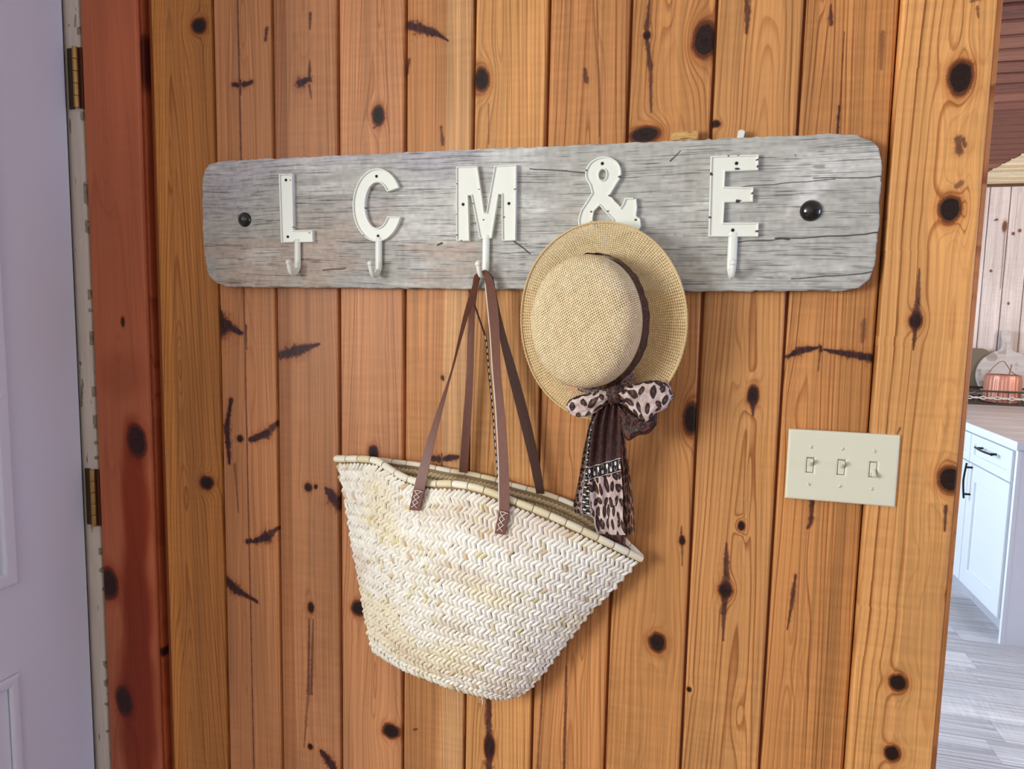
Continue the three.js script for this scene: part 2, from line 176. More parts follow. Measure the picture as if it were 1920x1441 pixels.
// ---------- the pine wall: a core, eleven tongue-and-groove planks, the corner board, the door casing ----------
const TY0 = 0.36, TY1 = 2.12;
const pineMaterial = (o) => waxed({ roughness: o.rough ?? 0.46, map: wood({ y0: TY0, y1: TY1, w: o.px ?? 256, h: 2048, ...o }) });
{
  const wall = structure('wall_back');
  mesh('wall_core', box(-1.25, WALL_END - 0.02, 0, 2.425, -0.13, -0.0125), darkGap, wall);
  const edges = [-1.08322, -0.93764, -0.80592, -0.6675, -0.53215, -0.40289, -0.26917, -0.1314, 0.00334, 0.13489, 0.26815];
  const planks = [
    { base: [186, 124, 66], seed: 11, pith: -1.0325, depth: 0.012, taper: 0.05, spacing: 0.0075, ring: 0.5, knots: [[-0.96816, 2.00151, 0.01469, 0.01287, 0], [-0.97701, 1.09222, 0.01443, 0.01251, 0, 4]], bands: [[-1.106, -1.04831, 1.1, 1.1, 1.05]] },
    { base: [196, 135, 91], seed: 23, pith: -0.87648, depth: 0.04, spacing: 0.006, ring: 0.25, knots: [[-0.89354, 1.19137, 0.00632, 0.00662, 0]],
      spikes: [[-0.87994, 2.06004, -0.87521, 0.47786, 0.00141, 0.00141, 0.55], [-0.89351, 1.88662, -0.88158, 1.88386, 0.0036, 0.0048], [-0.86964, 1.88409, -0.85294, 1.88795, 0.00476, 0.00357], [-0.87782, 1.89155, -0.87721, 1.8657, 0.00298, 0.00119, 0.8], [-0.9376, 1.45227, -0.93345, 1.41805, 0.0063, 0.0189], [-0.93572, 1.42766, -0.88624, 1.4064, 0.01766, 0.00378], [-0.87478, 1.42159, -0.87457, 1.37363, 0.00247, 0.00123, 0.6], [-0.91319, 1.26924, -0.9247, 1.21362, 0.0038, 0.00633], [-0.9247, 1.21362, -0.92018, 1.13844, 0.00638, 0.00255], [-0.86845, 1.19086, -0.83094, 1.20646, 0.00501, 0.00876], [-0.83094, 1.20646, -0.8036, 1.232, 0.00863, 0.0037, 0.8], [-0.88048, 0.9768, -0.87278, 0.9799, 0.00511, 0.00383], [-0.86647, 0.97831, -0.83475, 0.99186, 0.00381, 0.01016], [-0.83475, 0.99186, -0.80952, 1.01238, 0.01003, 0.00376, 0.8], [-0.94183, 0.89291, -0.91366, 0.87211, 0.00919, 0.01051], [-0.91366, 0.87211, -0.86011, 0.85023, 0.00911, 0.0026], [-0.8172, 1.98191, -0.82102, 1.96287, 0.00347, 0.00231, 0.8], [-0.90745, 1.13719, -0.90084, 1.03691, 0.00255, 0.00127, 0.4]] },
    { base: [186, 129, 89], seed: 37, pith: -0.74116, depth: 0.05, spacing: 0.0055, ring: 0.25, knots: [[-0.73771, 1.10383, 0.00719, 0.0076, 0], [-0.73424, 0.85572, 0.00609, 0.01013, 0], [-0.73853, 0.55513, 0.00499, 0.00588, 0], [-0.72098, 1.10636, 0.00357, 0.00433, 0]], bands: [[-0.81455, -0.77474, 0.9, 0.86, 0.82]],
      spikes: [[-0.74649, 1.87907, -0.72721, 1.88552, 0.00794, 0.00454], [-0.72721, 1.88552, -0.72573, 1.91995, 0.00337, 0.00112, 0.7], [-0.72733, 1.87397, -0.72307, 1.84958, 0.00225, 0.00113, 0.6], [-0.72376, 2.00246, -0.72517, 1.9742, 0.00223, 0.00167, 0.7], [-0.79791, 1.36455, -0.75603, 1.37648, 0.00722, 0.01083], [-0.75603, 1.37648, -0.71138, 1.38935, 0.00946, 0.00237], [-0.69732, 1.10409, -0.67865, 1.08422, 0.00472, 0.01298], [-0.67865, 1.08422, -0.66468, 1.07261, 0.01173, 0.01407, 0.9], [-0.73816, 0.83039, -0.7423, 0.6698, 0.00183, 0.00367, 0.55], [-0.72962, 0.83159, -0.73488, 0.67107, 0.00122, 0.00366, 0.55], [-0.7423, 0.6698, -0.75354, 0.55105, 0.00372, 0.00124, 0.4], [-0.71256, 0.54963, -0.69183, 0.52801, 0.00494, 0.01112], [-0.69183, 0.52801, -0.68456, 0.51661, 0.01105, 0.00736]] },
    { base: [201, 141, 97], seed: 41, pith: -0.59563, depth: 0.012, taper: 0.032, spacing: 0.0068, ring: 0.42, knots: [[-0.58606, 1.81221, 0.01069, 0.01512, 0], [-0.59561, 1.18433, 0.00901, 0.01253, 0, 3], [-0.62806, 0.86785, 0.01402, 0.01322, 0], [-0.55703, 0.62304, 0.0162, 0.01352, 0, 3]], spikes: [[-0.5957, 1.78996, -0.58284, 1.79691, 0.00215, 0.00215, 0.5]] },
    { base: [205, 152, 103], seed: 53, pith: -0.55075, depth: 0.03, spacing: 0.0052, ring: 0.36, fine: 1.3, bands: [[-0.53383, -0.45405, 0.92, 0.86, 0.8], [-0.45099, -0.39863, 1.0, 1.02, 1.03]],
      spikes: [[-0.52986, 1.96604, -0.50723, 1.95866, 0.00619, 0.00825], [-0.50723, 1.95866, -0.47159, 1.94484, 0.00818, 0.00511], [-0.47159, 1.94484, -0.45137, 1.93238, 0.00403, 0.00151], [-0.52539, 1.9053, -0.52838, 1.88433, 0.0031, 0.00207, 0.7], [-0.46284, 1.78531, -0.45946, 1.7555, 0.00204, 0.00305, 0.6], [-0.45593, 1.33698, -0.45376, 1.33112, 0.00316, 0.00211], [-0.47888, 1.18262, -0.46171, 1.18187, 0.0043, 0.00645], [-0.44893, 1.18283, -0.42362, 1.18877, 0.00637, 0.00425], [-0.45542, 1.1925, -0.45397, 1.15699, 0.0016, 0.00106, 0.7], [-0.50666, 0.6358, -0.50101, 0.63797, 0.00227, 0.0017, 0.7]] },
    { base: [203, 147, 91], seed: 61, pith: -0.35422, depth: 0.006, taper: 0.03, spacing: 0.0070, ring: 0.5, knots: [[-0.38802, 1.8621, 0.01177, 0.01799, 0, 4], [-0.35127, 0.62902, 0.00959, 0.02164, 0]], spikes: [[-0.35531, 0.736, -0.35154, 0.5843, 0.00423, 0.00741, 0.8], [-0.37457, 1.81986, -0.37336, 1.75178, 0.00137, 0.00098, 0.35]] },
    { base: [196, 136, 84], seed: 73, pith: -0.19442, depth: 0.010, taper: 0.03, spacing: 0.0075, ring: 0.6, fine: 1.2, spikes: [[-0.20562, 1.86642, -0.20321, 1.84728, 0.00226, 0.00453, 0.7], [-0.18854, 1.97573, -0.1777, 1.75643, 0.00089, 0.00107, 0.35], [-0.24906, 0.80621, -0.25621, 0.60368, 0.00151, 0.00201, 0.5], [-0.20713, 0.81291, -0.20544, 0.614, 0.00148, 0.00247, 0.6]] },
    { base: [194, 136, 82], seed: 83, pith: -0.05464, depth: 0.018, taper: 0.03, spacing: 0.0078, ring: 0.45, knots: [[-0.01262, 1.89734, 0.01655, 0.02465, 0, 3.2], [-0.10231, 1.75553, 0.02183, 0.01203, 0.1, 3], [-0.00563, 1.28494, 0.0122, 0.02363, 0, 3], [-0.01206, 1.07269, 0.00445, 0.00753, 0, 1], [-0.04676, 0.88396, 0.01285, 0.01564, 0, 2.4], [-0.10505, 1.91307, 0.00517, 0.0067, 0, 1]],
      spikes: [[-0.10294, 1.96768, -0.10611, 1.91816, 0.00214, 0.00343, 0.8], [-0.10479, 1.90637, -0.09688, 1.85883, 0.00345, 0.00345, 0.75], [-0.09688, 1.85883, -0.09329, 1.79095, 0.00345, 0.00129, 0.6], [-0.01411, 1.09892, -0.01413, 1.07909, 0.00089, 0.00178, 0.6], [-0.01177, 1.0661, -0.01011, 1.02828, 0.00178, 0.00089, 0.5]] },
    { base: [201, 144, 89], seed: 97, pith: 0.08437, depth: 0.010, taper: 0.034, spacing: 0.0075, ring: 0.6, knots: [[0.01009, 1.76698, 0.00663, 0.00501, 0, 1], [0.09021, 1.33061, 0.00831, 0.01501, 0, 3], [0.0832, 1.10882, 0.0051, 0.00733, 0, 4], [0.06312, 0.99365, 0.01039, 0.0122, 0, 2.4], [0.01147, 0.80663, 0.0036, 0.00391, 0, 0.6]],
      spikes: [[0.0474, 1.96154, 0.04945, 1.93738, 0.0024, 0.004, 0.7], [0.04945, 1.93738, 0.05041, 1.90359, 0.00401, 0.0016, 0.7], [0.09091, 1.31736, 0.09198, 1.29699, 0.00416, 0.00125, 0.8], [0.06079, 1.07589, 0.06434, 1.00418, 0.00129, 0.00689, 0.72], [0.06367, 0.98239, 0.06256, 0.95189, 0.0052, 0.00347, 0.8], [0.06256, 0.95189, 0.06401, 0.90437, 0.00348, 0.0013, 0.6]] },
    { base: [192, 133, 80], seed: 101, pith: 0.17218, depth: 0.004, taper: 0.022, spacing: 0.0056, ring: 0.7, fine: 1.2,
      spikes: [[0.17119, 1.93417, 0.17293, 1.90598, 0.00151, 0.00302, 0.75], [0.19248, 1.89343, 0.19341, 1.78323, 0.00075, 0.00105, 0.5], [0.19256, 1.78487, 0.19212, 1.7434, 0.00152, 0.00167, 0.85], [0.24588, 1.889, 0.24735, 1.83481, 0.00293, 0.0022, 0.35], [0.14078, 1.39577, 0.1579, 1.40584, 0.00323, 0.00565], [0.1579, 1.40584, 0.18306, 1.41095, 0.0056, 0.0024], [0.18769, 1.41281, 0.18879, 1.40773, 0.00276, 0.00276], [0.19346, 1.40873, 0.22115, 1.40371, 0.00157, 0.00471], [0.22115, 1.40371, 0.26775, 1.39692, 0.00466, 0.00621], [0.18821, 1.40429, 0.18686, 1.37426, 0.00126, 0.00079, 0.6], [0.24856, 1.4566, 0.24846, 1.42314, 0.00305, 0.00381, 0.4], [0.19091, 1.16007, 0.19061, 1.12425, 0.00322, 0.00322, 0.8], [0.19061, 1.12425, 0.18629, 1.11482, 0.00323, 0.00161, 0.8], [0.173, 1.03342, 0.16941, 0.98049, 0.00205, 0.00328, 0.75], [0.16941, 0.98049, 0.16515, 0.93809, 0.00248, 0.00124, 0.7]] },
  ];
  const r = random(3);
  planks.forEach((o, k) => {
    const xl = edges[k] + 0.0020, xr = edges[k + 1] - 0.0020;
    mesh('plank', board(xl, xr, 0, 2.425, 0.0008 * (r() - 0.5), 0.0008 * (r() - 0.5), -0.0125, 0.0040, TY0, TY1), pineMaterial({ x0: xl, x1: xr, ...o }), wall);
  });
  const c = { x0: FX, x1: WALL_END, base: [216, 157, 96], seed: 131, px: 420, pith: 0.36583, depth: 0.008, taper: 0.018, spacing: 0.0105, early: 0.62, ring: 0.8, late: [0.62, 0.46, 0.3],
    knots: [[0.35177, 1.81237, 0.0147, 0.02212, 0, 3.4], [0.35185, 1.6237, 0.01355, 0.01735, 0, 3.0], [0.38295, 1.21594, 0.01533, 0.01848, 0, 3.6], [0.31761, 1.45646, 0.00811, 0.01147, 0, 2], [0.3982, 1.03132, 0.00663, 0.01036, 0, 3], [0.33292, 0.87926, 0.01157, 0.01259, 0, 2.4], [0.33255, 0.75878, 0.01014, 0.01192, 0, 2.4]],
    spikes: [[0.35423, 1.72421, 0.35769, 1.70629, 0.00494, 0.00423, 0.62], [0.36127, 1.7239, 0.36414, 1.71375, 0.00351, 0.00211, 0.6], [0.35862, 1.65649, 0.36315, 1.66182, 0.00496, 0.00283, 0.5], [0.31714, 1.53543, 0.31812, 1.49081, 0.00088, 0.00366, 0.6], [0.31812, 1.49081, 0.31794, 1.46221, 0.00367, 0.00587, 0.7], [0.31745, 1.44825, 0.31774, 1.41282, 0.00369, 0.00088, 0.75], [0.35694, 1.91706, 0.36532, 1.92369, 0.00207, 0.00553, 0.5], [0.3651, 1.90889, 0.36763, 1.89381, 0.00207, 0.00103, 0.5], [0.30755, 1.29089, 0.30316, 1.27787, 0.0015, 0.00075, 0.5], [0.3795, 1.1732, 0.38085, 1.13483, 0.00257, 0.0011, 0.7]] };
  const corner = mesh('corner_board', board(FX, WALL_END, 0, 2.425, 0.013, 0.013, -0.0125, 0.003, TY0, TY1, 0), pineMaterial(c), wall);
  corner.userData.label = 'wide knotty pine corner board';
  mesh('corner_strip', board(WALL_END + 0.0005, 0.40165, 0, 2.425, 0.004, 0.002, -0.13, 0.002, TY0, TY1), pineMaterial({ x0: WALL_END, x1: WALL_END + 0.01, px: 32, base: [205, 137, 77], seed: 141, ring: 0.5 }), wall);
}
{ // casing round the doorway, its inner strip and the painted jamb
  const casing = structure('trim_1');
  mesh('casing_board', board(-1.24395, -1.10543, 0, 2.3, 0.011, 0.011, -0.0125, 0.004, TY0, TY1), pineMaterial({ x0: -1.24395, x1: -1.10543, base: [184, 104, 70], seed: 151, rough: 0.4, pith: -1.19994, depth: 0.05, spacing: 0.018, ring: 0.16, fine: 0.35, taper: 0.06, heart: [26, 12, 9],
    knots: [[-1.13952, 1.17251, 0.02076, 0.03008, 0.2, 1], [-1.22877, 0.8479, 0.02189, 0.03199, 0, 1], [-1.19864, 0.58038, 0.01911, 0.02795, 0.1, 1], [-1.16468, 1.42255, 0.00412, 0.00897, 0, 0.5]],
    stains: [[-1.14789, 1.03666, 0.04203, 0.20086, 0.78, 0.56, 0.36, 0.55], [-1.15681, 0.82054, 0.05133, 0.20742, 0.74, 0.5, 0.3, 0.5], [-1.16177, 0.56042, 0.05813, 0.25323, 0.74, 0.5, 0.32, 0.5], [-1.17225, 1.31281, 0.0832, 0.06842, 0.94, 0.9, 0.86, 0.4]] }), casing);
  mesh('casing_strip', board(-1.10758, -1.09603, 0, 2.3, 0.002, 0.005, -0.0125, 0.002, TY0, TY1), pineMaterial({ x0: -1.10758, x1: -1.09603, px: 48, base: [160, 78, 44], seed: 161, rough: 0.4, spacing: 0.007, ring: 0.4, knots: [[-1.09506, 0.70644, 0.00843, 0.00859, 0, 0.5]], stains: [[-1.09735, 1.94713, 0.0129, 0.06139, 0.5, 0.34, 0.24, 0.6]] }), casing);
  const jamb = structure('trim_2');
  const paint = std({ roughness: 0.6, map: texture(64, 1024, (i, j, c) => { // cream paint worn off in slivers along its right edge
    const x = i / 64, y = j / 1024 * 1.76, n = fbm(x * 5, y * 26, 7, 3), e = fbm(2.2 * x, y * 60, 9, 2), bare = n > 0.78 || (x > 0.84 && e > 0.66 - 0.2 * (x - 0.8));
    const t = 0.96 + 0.08 * fbm(x * 7, y * 14, 8, 2), d = bare ? 0.52 + 0.3 * noise(x * 30, y * 200, 3) : 1;
    c[0] = 214 * t * d; c[1] = 204 * t * d; c[2] = 194 * t * d * (bare ? 0.9 : 1);
  }) });
  mesh('door_stop', box(-1.345, -1.262, 0, 2.3, -0.13, -0.004), std({ color: rgb(58, 44, 52), roughness: 0.8 }), jamb);
  mesh('jamb_board', board(-1.2967, -1.25346, 0, 2.3, 0.004, 0.004, -0.13, 0.0025, TY0, TY1), paint, jamb);
}

// ---------- the white door, standing open at a right angle to the wall ----------
{
  const XD = -1.286, door = structure('door_1'), white = std({ color: rgb(224, 224, 232), roughness: 0.42 });
  mesh('door_slab', round(XD - 0.044, XD, 0.012, 2.27, 0.012, 0.835, 0.003), white, door);
  const lite = new THREE.Shape(); lite.moveTo(0.175, 0.905); lite.lineTo(0.70, 0.905); lite.lineTo(0.70, 1.9); lite.lineTo(0.175, 1.9); lite.closePath();
  const hole = new THREE.Path(); hole.moveTo(0.205, 0.935); hole.lineTo(0.67, 0.935); hole.lineTo(0.67, 1.87); hole.lineTo(0.205, 1.87); hole.closePath(); lite.holes.push(hole);
  const frame = new THREE.ExtrudeGeometry(lite, { depth: 0.006, bevelEnabled: true, bevelThickness: 0.006, bevelSize: 0.006, bevelOffset: -0.006, bevelSegments: 3 }).rotateY(-Math.PI / 2).scale(-1, 1, 1);   // shape x becomes z
  const gi = frame.index ?? null; if (!gi) { const p = frame.attributes.position; for (let i = 0; i < p.count; i += 3) { const a = [p.getX(i), p.getY(i), p.getZ(i)]; p.setXYZ(i, p.getX(i + 1), p.getY(i + 1), p.getZ(i + 1)); p.setXYZ(i + 1, ...a); } frame.computeVertexNormals(); }
  mesh('window_frame', frame.translate(XD, 0, 0), white, door);
  mesh('window_glass', box(XD - 0.002, XD + 0.001, 0.93, 1.875, 0.2, 0.675), std({ color: rgb(190, 205, 222), roughness: 0.08 }), door);
  for (const y of [0.99137, 0.18831].slice(0, 1).concat([1.28])) mesh('screw_plug', new THREE.CylinderGeometry(0.0035, 0.0035, 0.002, 16).rotateZ(Math.PI / 2).translate(XD + 0.0125, y, 0.19), white, door);
  const ridge = (z0, z1, y0, y1) => { const s = new THREE.Shape(); s.moveTo(z0, y0); s.lineTo(z1, y0); s.lineTo(z1, y1); s.lineTo(z0, y1); s.closePath(); const q = new THREE.Path(), d = 0.022; q.moveTo(z0 + d, y0 + d); q.lineTo(z1 - d, y0 + d); q.lineTo(z1 - d, y1 - d); q.lineTo(z0 + d, y1 - d); q.closePath(); s.holes.push(q); const g = new THREE.ExtrudeGeometry(s, { depth: 0.001, bevelEnabled: true, bevelThickness: 0.004, bevelSize: 0.008, bevelOffset: -0.008, bevelSegments: 3 }).rotateY(-Math.PI / 2); return g; };
  mesh('panel_moulding', ridge(0.182, 0.41, 0.2, 0.722).translate(XD + 0.005, 0, 0), white, door);
  const brass = std({ color: rgb(176, 140, 84), roughness: 0.32, metalness: 0.85 }), bronze = std({ color: rgb(74, 58, 34), roughness: 0.45, metalness: 0.5 }), darkLeaf = std({ color: rgb(86, 46, 30), roughness: 0.5, metalness: 0.3 });
  for (const [y0, y1] of [[1.85981, 1.9808], [0.97476, 1.1007]]) {
    const h = new THREE.Group(); h.name = 'hinge'; door.add(h);
    mesh('hinge_leaf', round(-1.2851, -1.27134, y0, y1, 0.004, 0.0075, 0.001), bronze, h);
    mesh('hinge_leaf', round(-1.25901, -1.24673, y0, y1, 0.004, 0.0075, 0.001), darkLeaf, h);
    for (let k = 0; k < 5; k++) { const a = lerp(y0, y1, k / 5), b = lerp(y0, y1, (k + 1) / 5); mesh('knuckle', new THREE.LatheGeometry([[0, a], [0.0048, a], [0.0056, a + 0.0008], [0.0056, b - 0.0012], [0.0048, b - 0.0004], [0, b - 0.0004]].map((q) => new THREE.Vector2(...q)), 20).translate(-1.25876, 0, 0.012), brass, h); }
  }
}

// ---------- weathered grey board with its two black bolts ----------
const BZ = 0.025;
{
  const raw = [[-0.94902, 1.7051], [-0.94362, 1.72214], [-0.9311, 1.73381], [-0.91285, 1.73716], [-0.8274, 1.73843], [-0.56216, 1.73818], [-0.32344, 1.7384], [-0.10741, 1.73775], [0.08895, 1.73796], [0.18062, 1.73767], [0.21635, 1.73443], [0.2329, 1.72745], [0.24622, 1.71289], [0.25245, 1.69554], [0.25344, 1.64863], [0.25527, 1.59972], [0.2533, 1.54158], [0.2481, 1.51987], [0.23414, 1.50602], [0.21047, 1.50049], [0.10198, 1.49907], [-0.09814, 1.49761], [-0.31834, 1.49756], [-0.56172, 1.49751], [-0.83213, 1.49695], [-0.8996, 1.49736], [-0.92274, 1.50339], [-0.93965, 1.51682], [-0.94531, 1.53553], [-0.9503, 1.57704], [-0.9522, 1.63886]];
  const s = new THREE.Shape(), n = raw.length; let first = true;
  for (let k = 0; k < n; k++) { const a = raw[k], b = raw[(k + 1) % n], L = Math.hypot(b[0] - a[0], b[1] - a[1]), m = Math.max(1, Math.round(L / 0.006)); for (let i = 0; i < m; i++) { const t = i / m, x = lerp(a[0], b[0], t), y = lerp(a[1], b[1], t), e = 0.0022 * (noise(x * 130 + 50, y * 130 + 9, 5) - 0.5) + 0.0016 * (noise(x * 420 + 50, y * 420, 6) - 0.5), q = [x + e, y + e]; if (first) { s.moveTo(...q); first = false; } else s.lineTo(...q); } }
  s.closePath();
  const g = new THREE.ExtrudeGeometry(s, { depth: BZ - 0.006, bevelEnabled: true, bevelThickness: 0.003, bevelSize: 0.003, bevelOffset: -0.003, bevelSegments: 3, curveSegments: 1 }).translate(0, 0, 0.003);
  const bx0 = -0.96, bx1 = 0.275, by0 = 1.44, by1 = 1.78, uv = g.attributes.uv, p = g.attributes.position;
  for (let i = 0; i < p.count; i++) uv.setXY(i, (p.getX(i) - bx0) / (bx1 - bx0), (p.getY(i) - by0) / (by1 - by0));
  const cracks = [[0.04272, 1.57509, 0.26247, 1.58825, 0.00083, 0.00116], [0.13542, 1.51803, 0.2589, 1.52953, 0.0008, 0.00096], [0.15803, 1.67181, 0.25694, 1.67047, 0.00078, 0.00078], [-0.29104, 1.70143, -0.18824, 1.69095, 0.00095, 0.00095], [-0.32211, 1.58493, -0.28758, 1.55881, 0.00156, 0.00117], [0.10779, 1.5814, 0.12793, 1.57956, 0.00113, 0.00242], [-0.05789, 1.7057, -0.04314, 1.72051, 0.00138, 0.00086], [-0.95613, 1.55848, -0.94373, 1.50551, 0.00378, 0.00201], [-0.96495, 1.5585, -0.95843, 1.52137, 0.00379, 0.00253], [-0.60654, 1.68969, -0.59568, 1.68744, 0.00109, 0.00109], [0.04666, 1.66082, 0.1891, 1.66927, 0.00066, 0.00066], [-0.45748, 1.57458, -0.44926, 1.57739, 0.00186, 0.00186], [-0.68729, 1.5297, -0.63993, 1.53285, 0.00114, 0.00114]];
  const field = (X, Y) => {
    const bend = 0.012 * (fbm(X * 4, Y * 6, 31, 2) - 0.5) + 0.010 * Math.exp(-((X + 0.9) ** 2) / 0.004) * (Y - 1.6) * 6, y = Y + bend;
    const line = noise(X * 10, y * 820, 33) * 0.5 + noise(X * 34, y * 1500, 34) * 0.5, ridge = smooth(0.58, 0.86, line);
    let k = 0; for (const c of cracks) { const ax = c[2] - c[0], ay = c[3] - c[1], t = clamp(((X - c[0]) * ax + (Y - c[1]) * ay) / (ax * ax + ay * ay)), d = Math.hypot(X - c[0] - ax * t, Y - c[1] - ay * t + 0.002 * (noise(X * 60, 2, 35) - 0.5)) / lerp(c[4], c[5], t); k = Math.max(k, 1 - smooth(0.5, 1.2, d)); }
    const sliver = smooth(0.84, 0.92, noise(X * 30, y * 460, 36)) * smooth(0.5, 0.7, noise(X * 6, Y * 20, 37));
    return [ridge, Math.max(k, 0.4 * sliver)];
  };
  const W = 2048, H = 564, at = (i, j) => [bx0 + (bx1 - bx0) * i / W, by0 + (by1 - by0) * j / H];
  const map = texture(W, H, (i, j, c) => {
    const [X, Y] = at(i, j), [ridge, crack] = field(X, Y);
    const brown = smooth(0.44, 0.66, fbm(X * 7 + 3, Y * 16, 41, 3)) * smooth(-0.1, -0.35, X) * smooth(1.68, 1.58, Y), pale = smooth(0.52, 0.74, fbm(X * 6, Y * 22 + 4, 42, 3)), lilac = smooth(0.35, 0.6, fbm(X * 3.5 + 8, Y * 7, 43, 2)) * smooth(-0.25, -0.5, X);
    const dx = 0.7 * (X - (0.16638)) - 0.72 * (Y - (1.66289)), dy = 0.72 * (X - (0.16638)) + 0.7 * (Y - (1.66289)), wash = (1 - smooth(0.4, 1.1, Math.hypot(dx / 0.022, dy / 0.075) * (0.7 + 0.7 * fbm(X * 40, Y * 90, 49, 2))));
    const speck = noise(X * 700, Y * 700, 44) > 0.965 ? 1 : 0, dot = noise(X * 260, Y * 260, 45) > 0.985 ? 1 : 0;
    let col = [180, 178, 172]; const mix = (q, t) => { col = col.map((v, k) => lerp(v, q[k], t)); };
    mix([184, 180, 194], lilac * 0.55); mix([196, 168, 150], brown * 0.5); mix([220, 220, 216], Math.max(pale * 0.6, wash * 0.75));
    const f = 1 - 0.36 * ridge + 0.16 * (fbm(X * 40, Y * 240, 46, 2) - 0.5) + 0.10 * (noise(X * 160, Y * 160, 47) - 0.5); col = col.map((v) => v * f);
    mix([232, 230, 222], speck * 0.6); mix([50, 46, 48], dot * 0.5); mix([58, 52, 52], crack * 0.85); c[0] = col[0]; c[1] = col[1]; c[2] = col[2];
  }, true, THREE.ClampToEdgeWrapping);
  const relief = texture(W, H, (i, j, c) => { const [X, Y] = at(i, j), [ridge, crack] = field(X, Y); c[0] = c[1] = c[2] = 215 - 110 * ridge - 190 * crack + 36 * (noise(X * 300, Y * 300, 48) - 0.5); }, false, THREE.ClampToEdgeWrapping);
  const t = thing('hook_board', 'long weathered grey plank with rounded corners hung across the pine wall, carrying the letter hooks', 'board', [-0.35, 1.6, 0]);
  mesh('plank', g, std({ map, bumpMap: relief, bumpScale: 0.0008, roughness: 0.88 }), t);
  const black = new THREE.MeshPhysicalMaterial({ color: rgb(17, 18, 19), roughness: 0.16, clearcoat: 0.6, clearcoatRoughness: 0.1 });
  for (const [x, y, r] of [[-0.85434, 1.62534, 0.0142], [0.15777, 1.62297, 0.0163]]) {
    const dome = new THREE.LatheGeometry([[0, 0.0105], [0.35, 0.0098], [0.62, 0.0080], [0.84, 0.0052], [0.95, 0.0025], [1, 0.0008], [1.0, -0.001]].map(([a, b]) => new THREE.Vector2(a * r, b)).reverse(), 40).rotateX(Math.PI / 2).translate(x, y, BZ);
    mesh('bolt_head', dome, black, t).userData.label = 'black domed bolt head';
  }
  rebase(t, [-0.35, 1.6, 0]);
}

